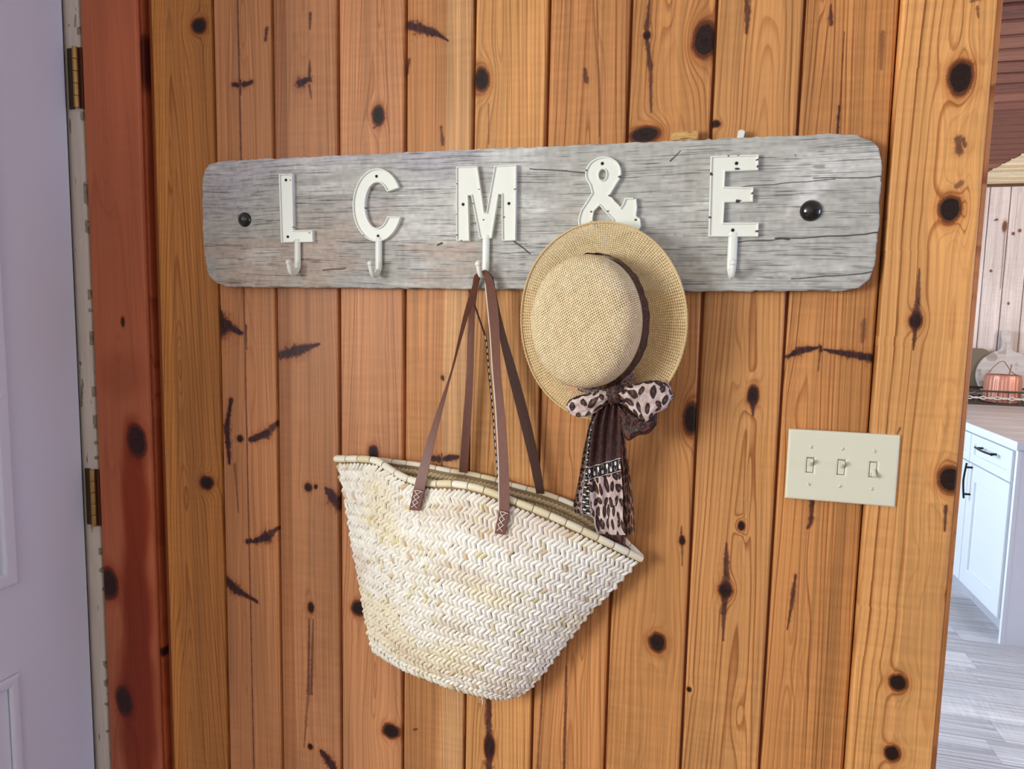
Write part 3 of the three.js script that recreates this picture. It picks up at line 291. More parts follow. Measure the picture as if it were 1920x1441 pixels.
// ---------- the five cast letters, each with its hook and screws ----------
{
  const enamel = rgb(233, 235, 225);
  const LZ = BZ + 0.0002;
  function letterHook(name, label, outline, holes, screws, hook, chips, rimW = 0.0026) {
    const shape = (pts) => { const s = new THREE.Shape(); pts.forEach((q, i) => (i ? s.lineTo(...q) : s.moveTo(...q))); s.closePath(); return s; };
    const s = shape(outline); for (const h of holes) { const q = new THREE.Path(); h.forEach((v, i) => (i ? q.lineTo(...v) : q.moveTo(...v))); q.closePath(); s.holes.push(q); }
    const area = (q) => q.reduce((t, v, i) => { const n = q[(i + 1) % q.length]; return t + v[0] * n[1] - n[0] * v[1]; }, 0);
    const offset = (q, d) => { // the outline moved d inwards (outwards when d is negative), corners mitred
      if (area(q) < 0) q = q.slice().reverse();
      return q.map((v, i) => { const p = q[(i + q.length - 1) % q.length], n = q[(i + 1) % q.length], e1 = V(v[0] - p[0], v[1] - p[1], 0).normalize(), e2 = V(n[0] - v[0], n[1] - v[1], 0).normalize(), n1 = V(-e1.y, e1.x, 0), n2 = V(-e2.y, e2.x, 0), m = n1.clone().add(n2); const k = d / Math.max(0.35, m.lengthSq() / 2); return [v[0] + m.x * k / 1, v[1] + m.y * k / 1]; });
    };
    const lower = new THREE.ExtrudeGeometry(s, { depth: 0.0052, bevelEnabled: true, bevelThickness: 0.0006, bevelSize: 0.0006, bevelOffset: -0.0006, bevelSegments: 1 });
    const ridgeOf = (out, inn) => { const e = shape(out), q = new THREE.Path(); inn.forEach((v, i) => (i ? q.lineTo(...v) : q.moveTo(...v))); q.closePath(); e.holes.push(q); return new THREE.ExtrudeGeometry(e, { depth: 0.0008, bevelEnabled: true, bevelThickness: 0.0016, bevelSize: 0.0007, bevelOffset: -0.0007, bevelSegments: 3 }).translate(0, 0, 0.0062); };
    const parts = [lower, ridgeOf(outline, offset(outline, rimW))]; for (const h of holes) parts.push(ridgeOf(offset(h, -0.0022), h));
    const g = mergeGeometries(parts).translate(0, 0, LZ), p = g.attributes.position, uv = g.attributes.uv, b = new THREE.Box3().setFromBufferAttribute(p);
    const hb = Math.min(b.min.y, hook.y0 - 0.06), at = (x, y) => [(x - b.min.x) / (b.max.x - b.min.x), (y - hb) / (b.max.y - hb)];
    for (let i = 0; i < p.count; i++) uv.setXY(i, ...at(p.getX(i), p.getY(i)));
    const wM = b.max.x - b.min.x, hM = b.max.y - hb, W = 256, H = Math.round(256 * hM / wM);
    const map = canvasTexture(W, H, (c) => {
      c.fillStyle = '#' + enamel.getHexString(THREE.SRGBColorSpace); c.fillRect(0, 0, W, H); const r = random(name.length * 77 + chips.length * 13 + Math.round(b.min.x * 1e4));
      const blot = (x, y, q, col) => { c.fillStyle = col; c.beginPath(); for (let k = 0; k < 9; k++) { const a = k / 9 * 6.283, d = q * (0.55 + 0.8 * r()); c.lineTo(x + Math.cos(a) * d * 1.3, y + Math.sin(a) * d * 0.8); } c.fill(); };
      for (const [x, y, q] of chips) { const [u, v] = at(x, y), m = q * W / wM; blot(u * W, (1 - v) * H, m * 1.3, 'rgb(150,132,112)'); blot(u * W, (1 - v) * H, m, 'rgb(40,34,32)'); }
    });
    const m = new THREE.MeshPhysicalMaterial({ map, roughness: 0.42, clearcoat: 0.25, clearcoatRoughness: 0.3 });
    const t = thing('letter_hook', label, 'hook', [0, 0, 0], 'cast letter hooks on the grey board');
    mesh('letter', g, m, t).userData.label = 'cream enamelled metal letter with chipped edges';
    // hook: a flat shank down from the letter, turning out from the board and up to a ball
    const { x, y0, y1, w, dx } = hook, pts = [[x, y0 + 0.006, LZ + 0.004], [x, y0, LZ + 0.005], [x, (y0 + y1) / 2, LZ + 0.0055], [x, y1 + 0.008, LZ + 0.006], [x + dx * 0.1, y1 + 0.001, LZ + 0.009], [x + dx * 0.3, y1 - 0.005, LZ + 0.0155], [x + dx * 0.6, y1 - 0.003, LZ + 0.0225], [x + dx * 0.85, y1 + 0.005, LZ + 0.0262], [x + dx, y1 + 0.0135, LZ + 0.0275]];
    const hg = tube(pts, (q) => lerp(w, 0.0042, smooth(0.5, 0.8, q)) , 48, 12);
    const hp = hg.attributes.position; for (let i = 0; i < hp.count; i++) { const yy = hp.getY(i); if (yy > y1 + 0.006 && hp.getZ(i) < LZ + 0.014) hp.setZ(i, Math.max(LZ + 0.0004, LZ + 0.001 + (hp.getZ(i) - LZ) * 0.62)); } hg.computeVertexNormals();
    const ball = new THREE.SphereGeometry(0.0056, 20, 14).translate(x + dx, y1 + 0.0155, LZ + 0.0278);
    const hk = mergeGeometries([hg, ball]); const hu = hk.attributes.uv; for (let i = 0; i < hu.count; i++) hu.setXY(i, 0.5, 0.02 + 0.02 * hu.getY(i));
    mesh('hook', hk, m, t);
    for (const [sx, sy] of screws) mesh('screw', new THREE.LatheGeometry([[0, 0.0012], [0.0016, 0.001], [0.0027, 0.0002], [0.0027, -0.002]].map((q) => new THREE.Vector2(...q)).reverse(), 18).rotateX(Math.PI / 2).translate(sx, sy, LZ + 0.0060), std({ color: rgb(26, 25, 26), roughness: 0.5, metalness: 0.4 }), t);
    rebase(t, [x, b.min.y, BZ]);
  }
  const ell = (cx, cy, rx, ry, a0, a1, n) => Array.from({ length: n + 1 }, (_, i) => { const a = a0 + (a1 - a0) * i / n; return [cx + rx * Math.cos(a), cy + ry * Math.sin(a)]; });
  const hookAt = (x, y0, y1, w, dx) => ({ x, y0, y1, w, dx });
  letterHook('L', 'cream metal letter L wall hook, leftmost of the letters on the grey board', [[-0.77339, 1.70716], [-0.74469, 1.707], [-0.74333, 1.6033], [-0.70322, 1.60244], [-0.70242, 1.58088], [-0.7704, 1.58039]].reverse(), [],
    [[-0.7594, 1.69581], [-0.75691, 1.59135]], hookAt(-0.73737, 1.58015, 1.52656, 0.0066, -0.004),
    [[-0.75005, 1.69512, 0.0012], [-0.74439, 1.60884, 0.001], [-0.74246, 1.58217, 0.0009], [-0.7734, 1.65463, 0.0008], [-0.71066, 1.59763, 0.0012], [-0.75554, 1.70697, 0.001]]);
  { const cx = -0.57222, cy = 1.6455, rx = -0.52362 - cx, ry = 1.71039 - cy, ix = -0.54858 - cx, iy = 1.68555 - cy, D = Math.PI / 180;
    letterHook('C', 'cream metal letter C wall hook, second letter from the left on the grey board', [...ell(cx, cy, rx, ry, 27 * D, 341 * D, 48), ...ell(cx, cy, ix, iy, 330 * D, 35 * D, 40)], [],
      [[-0.57394, 1.69675], [-0.5707, 1.59102]], hookAt(-0.57005, 1.58181, 1.52426, 0.0068, -0.005),
      [[-0.59131, 1.63164, 0.0012], [-0.59557, 1.64123, 0.001], [-0.5437, 1.58825, 0.0014], [-0.59883, 1.59163, 0.0014], [-0.53253, 1.66993, 0.001], [-0.58492, 1.67696, 0.0012], [-0.61906, 1.6703, 0.0008]]); }
  letterHook('M', 'cream metal letter M wall hook holding the straps of the straw tote', [[-0.42169, 1.70794], [-0.3826, 1.70747], [-0.36918, 1.62946], [-0.36531, 1.62938], [-0.3518, 1.70728], [-0.31295, 1.70768], [-0.3116, 1.5807], [-0.33594, 1.57998], [-0.33845, 1.65857], [-0.34371, 1.6587], [-0.35483, 1.58469], [-0.37669, 1.58397], [-0.39351, 1.65812], [-0.39889, 1.65825], [-0.39527, 1.58045], [-0.41954, 1.58064]].reverse(), [],
    [[-0.40844, 1.6437], [-0.32541, 1.64344]], hookAt(-0.36548, 1.58387, 1.52418, 0.0066, -0.006),
    [[-0.42033, 1.67883, 0.001], [-0.41964, 1.62671, 0.001], [-0.37906, 1.66862, 0.0012], [-0.38938, 1.64439, 0.001], [-0.37042, 1.61676, 0.0012], [-0.31489, 1.6669, 0.0012], [-0.41917, 1.5908, 0.0014], [-0.41011, 1.58149, 0.0012], [-0.33292, 1.62068, 0.0012], [-0.33794, 1.58363, 0.001]], 0.0021);
  { // ampersand: outer outline and its two openings
    const loop = ell(-0.16505, 1.68869, -0.13527 - -0.16505, 1.71526 - 1.68869, -0.62, Math.PI + 0.72, 28);
    const outline = [...loop, [-0.18306, 1.65731], [-0.19026, 1.64533], [-0.20055, 1.62985], [-0.20457, 1.61416], [-0.20223, 1.59656], [-0.19097, 1.58237], [-0.16926, 1.57606], [-0.14633, 1.58025], [-0.13263, 1.59054], [-0.11871, 1.59212], [-0.10488, 1.59326], [-0.10004, 1.60223], [-0.1018, 1.61426], [-0.10844, 1.61866], [-0.10727, 1.63319], [-0.10955, 1.64776], [-0.12775, 1.64819], [-0.13088, 1.63883], [-0.13419, 1.63374], [-0.14325, 1.64254], [-0.15283, 1.65309]];
    letterHook('ampersand', 'cream metal ampersand wall hook partly hidden behind the straw hat', outline, [ell(-0.16584, 1.68614, 0.0062, 0.0088, 0, 6.0, 16), [[-0.16948, 1.63619], [-0.17809, 1.62768], [-0.18031, 1.61378], [-0.17539, 1.59974], [-0.16281, 1.59609], [-0.14727, 1.60719], [-0.14658, 1.61238]]],
      [[-0.16693, 1.7044]], hookAt(-0.15683, 1.57684, 1.52419, 0.0066, 0),
      [[-0.19269, 1.6939, 0.0014], [-0.13767, 1.68182, 0.0018], [-0.15148, 1.6522, 0.0022], [-0.20229, 1.62813, 0.0016], [-0.18252, 1.62689, 0.0014], [-0.10908, 1.61266, 0.0016], [-0.11211, 1.64697, 0.0012], [-0.15502, 1.62724, 0.0012], [-0.18288, 1.61032, 0.0012]]); }
  letterHook('E', 'cream metal letter E wall hook, rightmost of the letters on the grey board', [[0.00412, 1.70952], [0.07639, 1.70913], [0.0769, 1.68485], [0.02796, 1.68485], [0.02789, 1.66184], [0.07115, 1.65941], [0.07155, 1.63693], [0.02911, 1.63704], [0.02902, 1.60592], [0.08195, 1.60515], [0.08232, 1.58332], [0.0068, 1.58403]].reverse(), [],
    [[0.04404, 1.69707], [0.04364, 1.59414]], hookAt(0.0447, 1.58368, 1.52594, 0.0074, 0.001),
    [[0.04542, 1.68836, 0.0024], [0.07486, 1.70112, 0.0016], [0.07621, 1.69055, 0.0018], [0.00627, 1.68145, 0.0022], [0.0062, 1.6142, 0.0022], [0.04953, 1.63906, 0.0028], [0.07046, 1.65004, 0.0018], [0.08069, 1.59159, 0.0020], [0.04674, 1.70949, 0.0018], [0.03161, 1.70845, 0.0012]]);
}
{ // small things lying on the top edge of the board
  const cork = std({ roughness: 0.9, map: texture(128, 64, (i, j, c) => { const n = fbm(i / 9, j / 7, 51, 3), p = noise(i / 3.2, j / 3.2, 52) > 0.8 ? 0.66 : 1; c[0] = (205 + 40 * (n - 0.5)) * p; c[1] = (160 + 46 * (n - 0.5)) * p; c[2] = (100 + 46 * (n - 0.5)) * p; }) });
  const xa = -0.05982, xb = -0.01552, yb = 1.73757, t = tag(mesh('cork', new THREE.LatheGeometry([[0, -0.5], [0.86, -0.5], [0.97, -0.47], [1, -0.42], [0.985, 0], [1, 0.42], [0.97, 0.47], [0.86, 0.5], [0, 0.5]].map(([a, b]) => new THREE.Vector2(a * 0.0088, b * (xb - xa))), 24).rotateZ(-Math.PI / 2), cork), 'short tan cork lying on the top edge of the grey board', 'cork');
  t.position.set((xa + xb) / 2, yb + 0.0088 - 0.001, 0.0145); t.rotation.z = 0.03;
  const peg = tag(mesh('plug', mergeGeometries([round(-0.0052, 0.0052, 0, 0.0125, -0.0052, 0.0052, 0.0012), round(-0.0038, 0.0038, 0.0118, 0.0140, -0.0038, 0.0038, 0.0008)]), std({ color: rgb(226, 226, 218), roughness: 0.6 })), 'small white block standing on the top edge of the grey board above the letter E', 'block');
  peg.position.set(0.04837, 1.73782 - 0.0003, 0.013); peg.rotation.z = -0.14;
}

// ---------- the ivory switch plate ----------
{
  const ivory = std({ color: rgb(222, 220, 198), roughness: 0.38 }), cx = 0.22749, cy = 1.22334, W = 0.162, H = 0.1143, zb = 0.0125;
  const t = thing('switch_plate', 'ivory three-gang light switch plate on the pine wall', 'light switch', [cx, cy, zb]);
  const s = new THREE.Shape(); s.moveTo(-W / 2, -H / 2); s.lineTo(W / 2, -H / 2); s.lineTo(W / 2, H / 2); s.lineTo(-W / 2, H / 2); s.closePath();
  for (const k of [-1, 0, 1]) { const h = new THREE.Path(), x = k * 0.046; h.moveTo(x - 0.0052, -0.012); h.lineTo(x - 0.0052, 0.012); h.lineTo(x + 0.0052, 0.012); h.lineTo(x + 0.0052, -0.012); h.closePath(); s.holes.push(h); }
  mesh('plate', new THREE.ExtrudeGeometry(s, { depth: 0.0022, bevelEnabled: true, bevelThickness: 0.0034, bevelSize: 0.0036, bevelOffset: -0.0036, bevelSegments: 4 }).translate(0, 0, 0.0004), ivory, t);
  const wide = (g) => g;
  for (const k of [-1, 0, 1]) {
    const up = k < 1 ? 1 : -1, tg = mesh('toggle', mergeGeometries([round(-0.0046, 0.0046, -0.0112, 0.0112, 0, 0.0042, 0.001), new THREE.CylinderGeometry(0.0034, 0.0044, 0.0145, 4, 1).rotateY(Math.PI / 4).scale(1.1, 1, 0.95).rotateX(Math.PI / 2 - up * 0.62).translate(0, up * 0.0052, 0.0085)].map((g) => { const q = g.index ? g.toNonIndexed() : g; return q; })), ivory, t);
    tg.position.set(k * 0.046, 0, 0.0006);
    for (const y of [-0.0302, 0.0302]) {
      const sc = mesh('screw', mergeGeometries([new THREE.LatheGeometry([[0, 0.0013], [0.0019, 0.0011], [0.0029, 0.0003], [0.0029, -0.002]].map((q) => new THREE.Vector2(...q)).reverse(), 18)]).rotateX(Math.PI / 2), ivory, t); sc.position.set(k * 0.046, y, 0.0060);
      const slot = new THREE.Mesh(box(-0.0024, 0.0024, -0.0003, 0.0003, 0.0004, 0.00135), std({ color: rgb(90, 86, 70), roughness: 0.8 })); slot.name = 'slot'; slot.rotation.z = k === -1 ? 0.2 + y * 40 : 0.8 + k; sc.add(slot);
    }
  }
}

// ---------- the straw tote ----------
{
  const t = thing('straw_tote', 'large cream straw tote bag hanging by brown leather straps from the letter M hook', 'bag', [0, 0, 0]);
  const rim = [[-0.66108, 1.17386, 0.03], [-0.56274, 1.18221, 0.055], [-0.52334, 1.16734, 0.064], [-0.48888, 1.15702, 0.071], [-0.44753, 1.1551, 0.077], [-0.40038, 1.15955, 0.083], [-0.35157, 1.15598, 0.086], [-0.2973, 1.14098, 0.085], [-0.24028, 1.12276, 0.08], [-0.18646, 1.10057, 0.071], [-0.13344, 1.07498, 0.057], [-0.07657, 1.04337, 0.03]];
  const left = [[-0.65655, 1.1711, 0.03], [-0.64994, 1.13737, 0.03], [-0.63887, 1.08095, 0.03], [-0.62502, 1.00383, 0.031], [-0.60772, 0.92142, 0.032], [-0.59209, 0.84423, 0.034], [-0.57981, 0.80188, 0.036]];
  const bottom = [[-0.57981, 0.80188, 0.036], [-0.53186, 0.79073, 0.05], [-0.47822, 0.78198, 0.061], [-0.41232, 0.77397, 0.068], [-0.35157, 0.76592, 0.066], [-0.32042, 0.7584, 0.052], [-0.29766, 0.75749, 0.036]];
  const right = [[-0.07825, 1.04035, 0.03], [-0.09209, 1.0236, 0.03], [-0.12353, 0.98155, 0.03], [-0.16828, 0.92557, 0.031], [-0.20632, 0.86773, 0.033], [-0.24525, 0.80853, 0.035], [-0.27002, 0.77757, 0.036], [-0.29766, 0.75749, 0.036]];
  const back = [[-0.66448, 1.17307, 0.022], [-0.58661, 1.17502, 0.018], [-0.54302, 1.17299, 0.017], [-0.48938, 1.17082, 0.016], [-0.44267, 1.16541, 0.016], [-0.39166, 1.16152, 0.016], [-0.33958, 1.15393, 0.016], [-0.3184, 1.14883, 0.016], [-0.25499, 1.13775, 0.016], [-0.20829, 1.12456, 0.016], [-0.16694, 1.10636, 0.016], [-0.1143, 1.07217, 0.018], [-0.07807, 1.04233, 0.022]];
  const N = 96, A = along(rim, N), B = along(bottom, N), C = along(left, N), D = along(right, N), K = along(back, N);
  const pick = (a, u) => { const x = clamp(u) * N, i = Math.min(N - 1, Math.floor(x)); return a[i].clone().lerp(a[i + 1], x - i); };
  const coons = (top, zadd) => (u, v) => {
    const p = pick(top, u).multiplyScalar(1 - v).add(pick(B, u).multiplyScalar(v)).add(pick(C, v).multiplyScalar(1 - u)).add(pick(D, v).multiplyScalar(u));
    p.sub(top[0].clone().multiplyScalar((1 - u) * (1 - v))).sub(top[N].clone().multiplyScalar(u * (1 - v))).sub(B[0].clone().multiplyScalar((1 - u) * v)).sub(B[N].clone().multiplyScalar(u * v));
    p.z += zadd(u, v); return p;
  };
  const front = coons(A, (u, v) => 0.030 * Math.pow(Math.sin(Math.PI * u), 0.8) * Math.sin(Math.PI * Math.pow(v, 0.8)) + 0.004 * (fbm(u * 5, v * 5, 61, 2) - 0.5) * Math.sin(Math.PI * u));
  const rear = coons(K, () => 0), rearAt = (u, v) => { const p = rear(u, v); p.z = lerp(p.z, 0.017, smooth(0, 0.2, v) * smooth(0, 0.12, Math.min(u, 1 - u))); return p; };
  const straw = std({ vertexColors: true, roughness: 0.72 }), lining = std({ color: rgb(150, 122, 88), roughness: 0.9, side: THREE.DoubleSide });
  const shell = mergeGeometries([grid(40, 30, (u, v) => front(u, v).add(V(0, 0, -0.0022)).toArray()), grid(40, 30, (u, v) => rearAt(u, v).toArray()), grid(40, 2, (u, v) => pick(B, u).lerp(V(pick(B, u).x, pick(B, u).y, 0.017), v).toArray())]);
  const body = mesh('basket_body', shell, lining, t);
  // plaited rows: two courses of leaf strips leaning against each other, every strip a bulged lozenge tucked under its neighbours
  const frameAt = (f, u, v) => { const e = 0.004, p = f(u, v), a = f(Math.min(1, u + e), v).sub(f(Math.max(0, u - e), v)).normalize(), b = f(u, Math.min(1, v + e)).sub(f(u, Math.max(0, v - e))).normalize(), n = b.clone().cross(a).normalize(); return { p, a, b, n }; };
  const r = random(71);
  function strips(list) {                                   // list of {p, along, across, n, L, W, lift, col}
    const pos = [], col = [], idx = [], nu = 5, nv = 4;
    for (const s of list) {
      const o = pos.length / 3;
      for (let i = 0; i <= nu; i++) for (let j = 0; j <= nv; j++) {
        const a = i / nu * 2 - 1, b = j / nv * 2 - 1, wd = s.W * (1 - 0.26 * a * a * a * a), h = s.lift * (1 - 1.15 * Math.pow(Math.abs(a), 2.4)) * (0.35 + 0.65 * Math.sqrt(Math.max(0, 1 - b * b)));
        const q = s.p.clone().addScaledVector(s.along, a * s.L).addScaledVector(s.across, b * wd).addScaledVector(s.n, h - 0.0006 * b * b);
        pos.push(q.x, q.y, q.z); const g = 1 + 0.05 * (((j * 7 + s.k) % 3) - 1) * 0.8; col.push(s.col.r * g, s.col.g * g, s.col.b * g);
      }
      for (let i = 0; i < nu; i++) for (let j = 0; j < nv; j++) { const a = o + i * (nv + 1) + j, b = a + 1, c = a + nv + 1, d = c + 1; s.flip ? idx.push(a, b, d, a, d, c) : idx.push(a, d, b, a, c, d); }
    }
    const g = new THREE.BufferGeometry(); g.setAttribute('position', new THREE.Float32BufferAttribute(pos, 3)); g.setAttribute('color', new THREE.Float32BufferAttribute(col, 3)); g.setIndex(idx); g.computeVertexNormals(); return g;
  }
  const tint = (u, v) => { // dry palm leaf: cream, with yellower and browner leaves in patches
    const y = smooth(0.52, 0.75, fbm(u * 5 + 1, v * 7, 63, 2)), b = smooth(0.56, 0.78, fbm(u * 4 + 7, v * 8 + 3, 64, 2)), k = r();
    let c = [lerp(234, 250, k), lerp(228, 246, k), lerp(212, 238, k)]; c = [lerp(c[0], 236, y * 0.5), lerp(c[1], 220, y * 0.5), lerp(c[2], 180, y * 0.5)]; c = [lerp(c[0], 208, b * 0.35), lerp(c[1], 182, b * 0.35), lerp(c[2], 156, b * 0.35)];
    if (r() < 0.03) c = [226, 214, 174]; if (r() < 0.015) c = [214, 190, 156]; return rgb(...c);
  };
  const ROWS = 34;
  for (let k = 0; k < ROWS; k += 2) {
    const list = [];
    for (let h = 0; h < 2; h++) {
      const row = k + h, v = 0.025 + 0.967 * (row + 0.5) / ROWS, len = front(0, v).distanceTo(front(0.5, v)) + front(0.5, v).distanceTo(front(1, v)), n = Math.max(10, Math.round(len / 0.0088)), rh = front(0.5, v - 0.012).distanceTo(front(0.5, v + 0.012)) / 0.024 * 0.967 / ROWS;
      for (let i = 0; i < n; i++) {
        const u = clamp((i + 0.5 + 0.28 * (h ? 1 : -1) * 0.5 + 0.16 * (r() - 0.5)) / n, 0.004, 0.996), F = frameAt(front, u, v), edge = smooth(0, 0.05, Math.min(u, 1 - u)), lean = (h ? 1 : -1) * (0.62 + 0.34 * (r() - 0.5));
        const rhu = lerp(0.9, 1, edge) * rh, b2 = F.a.clone().cross(F.n).multiplyScalar(F.a.clone().cross(F.n).dot(F.b) < 0 ? -1 : 1), al = b2.multiplyScalar(Math.cos(lean)).addScaledVector(F.a, Math.sin(lean)).normalize();
        list.push({ p: F.p.addScaledVector(F.n, 0.0001 * r()), along: al, across: al.clone().cross(F.n).normalize(), n: F.n, L: rhu * (0.86 + 0.1 * r()), W: 0.0038 * (0.86 + 0.24 * r()), lift: 0.0038 * (0.6 + 0.6 * r()), col: tint(u, v), k: i, flip: false });
      }
    }
    mesh('plaited_row', strips(list), straw, body);
  }
  for (let row = 0; row < 3; row++) {                       // the inside of the back wall, seen over the front edge
    const list = [], v = 0.03 + 0.027 * row;
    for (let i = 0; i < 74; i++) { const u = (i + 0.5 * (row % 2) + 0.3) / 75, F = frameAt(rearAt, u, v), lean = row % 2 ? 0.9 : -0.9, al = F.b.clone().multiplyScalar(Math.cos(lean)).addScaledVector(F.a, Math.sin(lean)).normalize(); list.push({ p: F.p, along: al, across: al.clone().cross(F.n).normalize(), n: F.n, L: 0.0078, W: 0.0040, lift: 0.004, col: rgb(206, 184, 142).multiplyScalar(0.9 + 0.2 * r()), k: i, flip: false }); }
    mesh('plaited_row', strips(list), straw, body);
  }
  // rolled rim wrapped with leaf: one wrap after another round the mouth
  const wrapMat = [0, 1, 2].map((k) => std({ color: rgb(...[[238, 228, 196], [230, 216, 176], [242, 236, 214]][k]), roughness: 0.7 }));
  const rimCore = mesh('rim', mergeGeometries([tube(A.filter((_, i) => i % 6 === 0).map((p) => [p.x, p.y, p.z - 0.002]), 0.0042, 90, 8), tube(K.filter((_, i) => i % 6 === 0).map((p) => [p.x, p.y, p.z]), 0.0042, 90, 8)]), std({ color: rgb(200, 178, 132), roughness: 0.8 }), t);
  for (const [path, m, dz] of [[A, 21, -0.001], [K, 21, 0.0]]) for (let i = 0; i < m; i++) {
    const a = pick(path, (i + 0.02) / m), b = pick(path, (i + 0.5) / m), c = pick(path, (i + 0.98) / m), q = [a, b, c].map((p) => [p.x, p.y - 0.001, p.z + dz]);
    mesh('wrap', tube(q, (s) => 0.0062 * (1 + 0.04 * Math.sin(Math.PI * s)) * (s < 0.04 || s > 0.96 ? 0.93 : 1), 8, 10), wrapMat[Math.floor(r() * 3)], rimCore);
  }
  mesh('loose_end', tube([[-0.35039, 0.76176, 0.06], [-0.34765, 0.75725, 0.062], [-0.34887, 0.75035, 0.061]], 0.0007, 6, 5), straw.clone(), t).material.vertexColors = false;
  // leather straps
  const leather = (c, seed) => new THREE.MeshPhysicalMaterial({ roughness: 0.42, clearcoat: 0.15, clearcoatRoughness: 0.4, map: texture(64, 512, (i, j, o) => { const n = 0.92 + 0.16 * fbm(i / 9, j / 26, seed, 3) + 0.06 * (noise(i * 1.1, j * 1.1, seed + 4) - 0.5); o[0] = c[0] * n; o[1] = c[1] * n; o[2] = c[2] * n; }) });
  const brown = leather([116, 70, 55], 81), dark = leather([74, 40, 30], 85);
  function strap(L, R, thick, nn = 40) {                      // a leather band between two edges
    const a = along(L, nn), b = along(R, nn), g = grid(4, nn, (u, v) => { const i = Math.round(v * nn), p = a[i], q = b[i], n = q.clone().sub(p).cross(a[Math.min(nn, i + 1)].clone().sub(a[Math.max(0, i - 1)])).normalize(); const w = [p, p, q, q, p][Math.round(u * 4)].clone().addScaledVector(n, [0, 1, 1, 0, 0][Math.round(u * 4)] * thick * (n.z < 0 ? -1 : 1)); return [w.x, w.y, w.z, [0, 0, 1, 1, 0][Math.round(u * 4)], v * 4]; });
    const f = g.toNonIndexed(); f.computeVertexNormals(); return f;
  }
  const two = (m) => { m.side = THREE.DoubleSide; return m; }; two(brown); two(dark);
  const s1 = mesh('strap', strap([[-0.36579, 1.52865, 0.046], [-0.37796, 1.52234, 0.044], [-0.3867, 1.49845, 0.043], [-0.39821, 1.45938, 0.045], [-0.4067, 1.41454, 0.05], [-0.41733, 1.35559, 0.058], [-0.43225, 1.30386, 0.066], [-0.45185, 1.23337, 0.078], [-0.46675, 1.17017, 0.087], [-0.47216, 1.14467, 0.0905], [-0.47918, 1.108, 0.0925]], [[-0.36471, 1.52447, 0.04], [-0.37203, 1.51722, 0.038], [-0.37883, 1.49415, 0.037], [-0.39041, 1.45959, 0.039], [-0.40168, 1.41458, 0.046], [-0.41468, 1.35555, 0.056], [-0.42453, 1.30404, 0.064], [-0.43763, 1.23416, 0.077], [-0.44765, 1.17173, 0.087], [-0.452, 1.14452, 0.0905], [-0.45994, 1.10792, 0.0925]], 0.0018, 60), brown, t);
  mesh('strap', strap([[-0.36933, 1.52877, 0.044], [-0.38315, 1.52072, 0.04], [-0.38783, 1.50346, 0.034], [-0.39079, 1.48029, 0.03], [-0.39314, 1.45967, 0.028], [-0.39845, 1.41226, 0.025], [-0.40031, 1.35474, 0.023], [-0.40555, 1.27007, 0.022], [-0.41269, 1.16589, 0.021]], [[-0.36665, 1.52446, 0.04], [-0.37527, 1.5165, 0.034], [-0.37927, 1.50186, 0.03], [-0.38238, 1.48049, 0.027], [-0.38486, 1.45984, 0.026], [-0.38677, 1.41256, 0.024], [-0.38754, 1.35518, 0.022], [-0.39062, 1.27081, 0.021], [-0.39653, 1.16499, 0.02]], 0.0016, 50), brown, t);
  const s3 = mesh('strap', strap([[-0.3677, 1.52773, 0.046], [-0.36269, 1.51681, 0.046], [-0.35954, 1.50224, 0.046], [-0.35335, 1.46016, 0.048], [-0.34718, 1.41627, 0.053], [-0.34018, 1.35979, 0.06], [-0.32843, 1.28141, 0.072], [-0.31773, 1.19086, 0.088], [-0.31303, 1.1235, 0.098], [-0.31866, 1.08515, 0.102]], [[-0.36096, 1.52977, 0.043], [-0.35143, 1.51893, 0.042], [-0.34565, 1.50259, 0.041], [-0.33723, 1.4605, 0.044], [-0.33176, 1.41662, 0.05], [-0.32642, 1.3602, 0.058], [-0.31354, 1.28214, 0.071], [-0.30063, 1.19201, 0.087], [-0.29567, 1.1224, 0.098], [-0.30079, 1.08425, 0.102]], 0.0018, 60), brown, t);
  mesh('strap', strap([[-0.3667, 1.52721, 0.04], [-0.3594, 1.51729, 0.038], [-0.35378, 1.49446, 0.036], [-0.34824, 1.46042, 0.033], [-0.33854, 1.41595, 0.03], [-0.32459, 1.35808, 0.027], [-0.30219, 1.27638, 0.024], [-0.2793, 1.19226, 0.022], [-0.26652, 1.13797, 0.021]], [[-0.36217, 1.52932, 0.036], [-0.35224, 1.51945, 0.033], [-0.34762, 1.49933, 0.031], [-0.33872, 1.46064, 0.029], [-0.32574, 1.41436, 0.027], [-0.30762, 1.35862, 0.025], [-0.28301, 1.27736, 0.023], [-0.26207, 1.19339, 0.021], [-0.25218, 1.13899, 0.02]], 0.0016, 50), dark, t);
  const edge = mesh('strap_edge', strap([[-0.38266, 1.46897, 0.042], [-0.37045, 1.43955, 0.045], [-0.35926, 1.41025, 0.048], [-0.35105, 1.36092, 0.056], [-0.33837, 1.28862, 0.068], [-0.3277, 1.21713, 0.08], [-0.31975, 1.17313, 0.088]], [[-0.3804, 1.46997, 0.04], [-0.36818, 1.44052, 0.043], [-0.35699, 1.41119, 0.046], [-0.3478, 1.36091, 0.054], [-0.33562, 1.28852, 0.066], [-0.32514, 1.21713, 0.079], [-0.31815, 1.17303, 0.087]], 0.0012, 40), dark, t);
  const thread = std({ color: rgb(226, 216, 202), roughness: 0.8 });
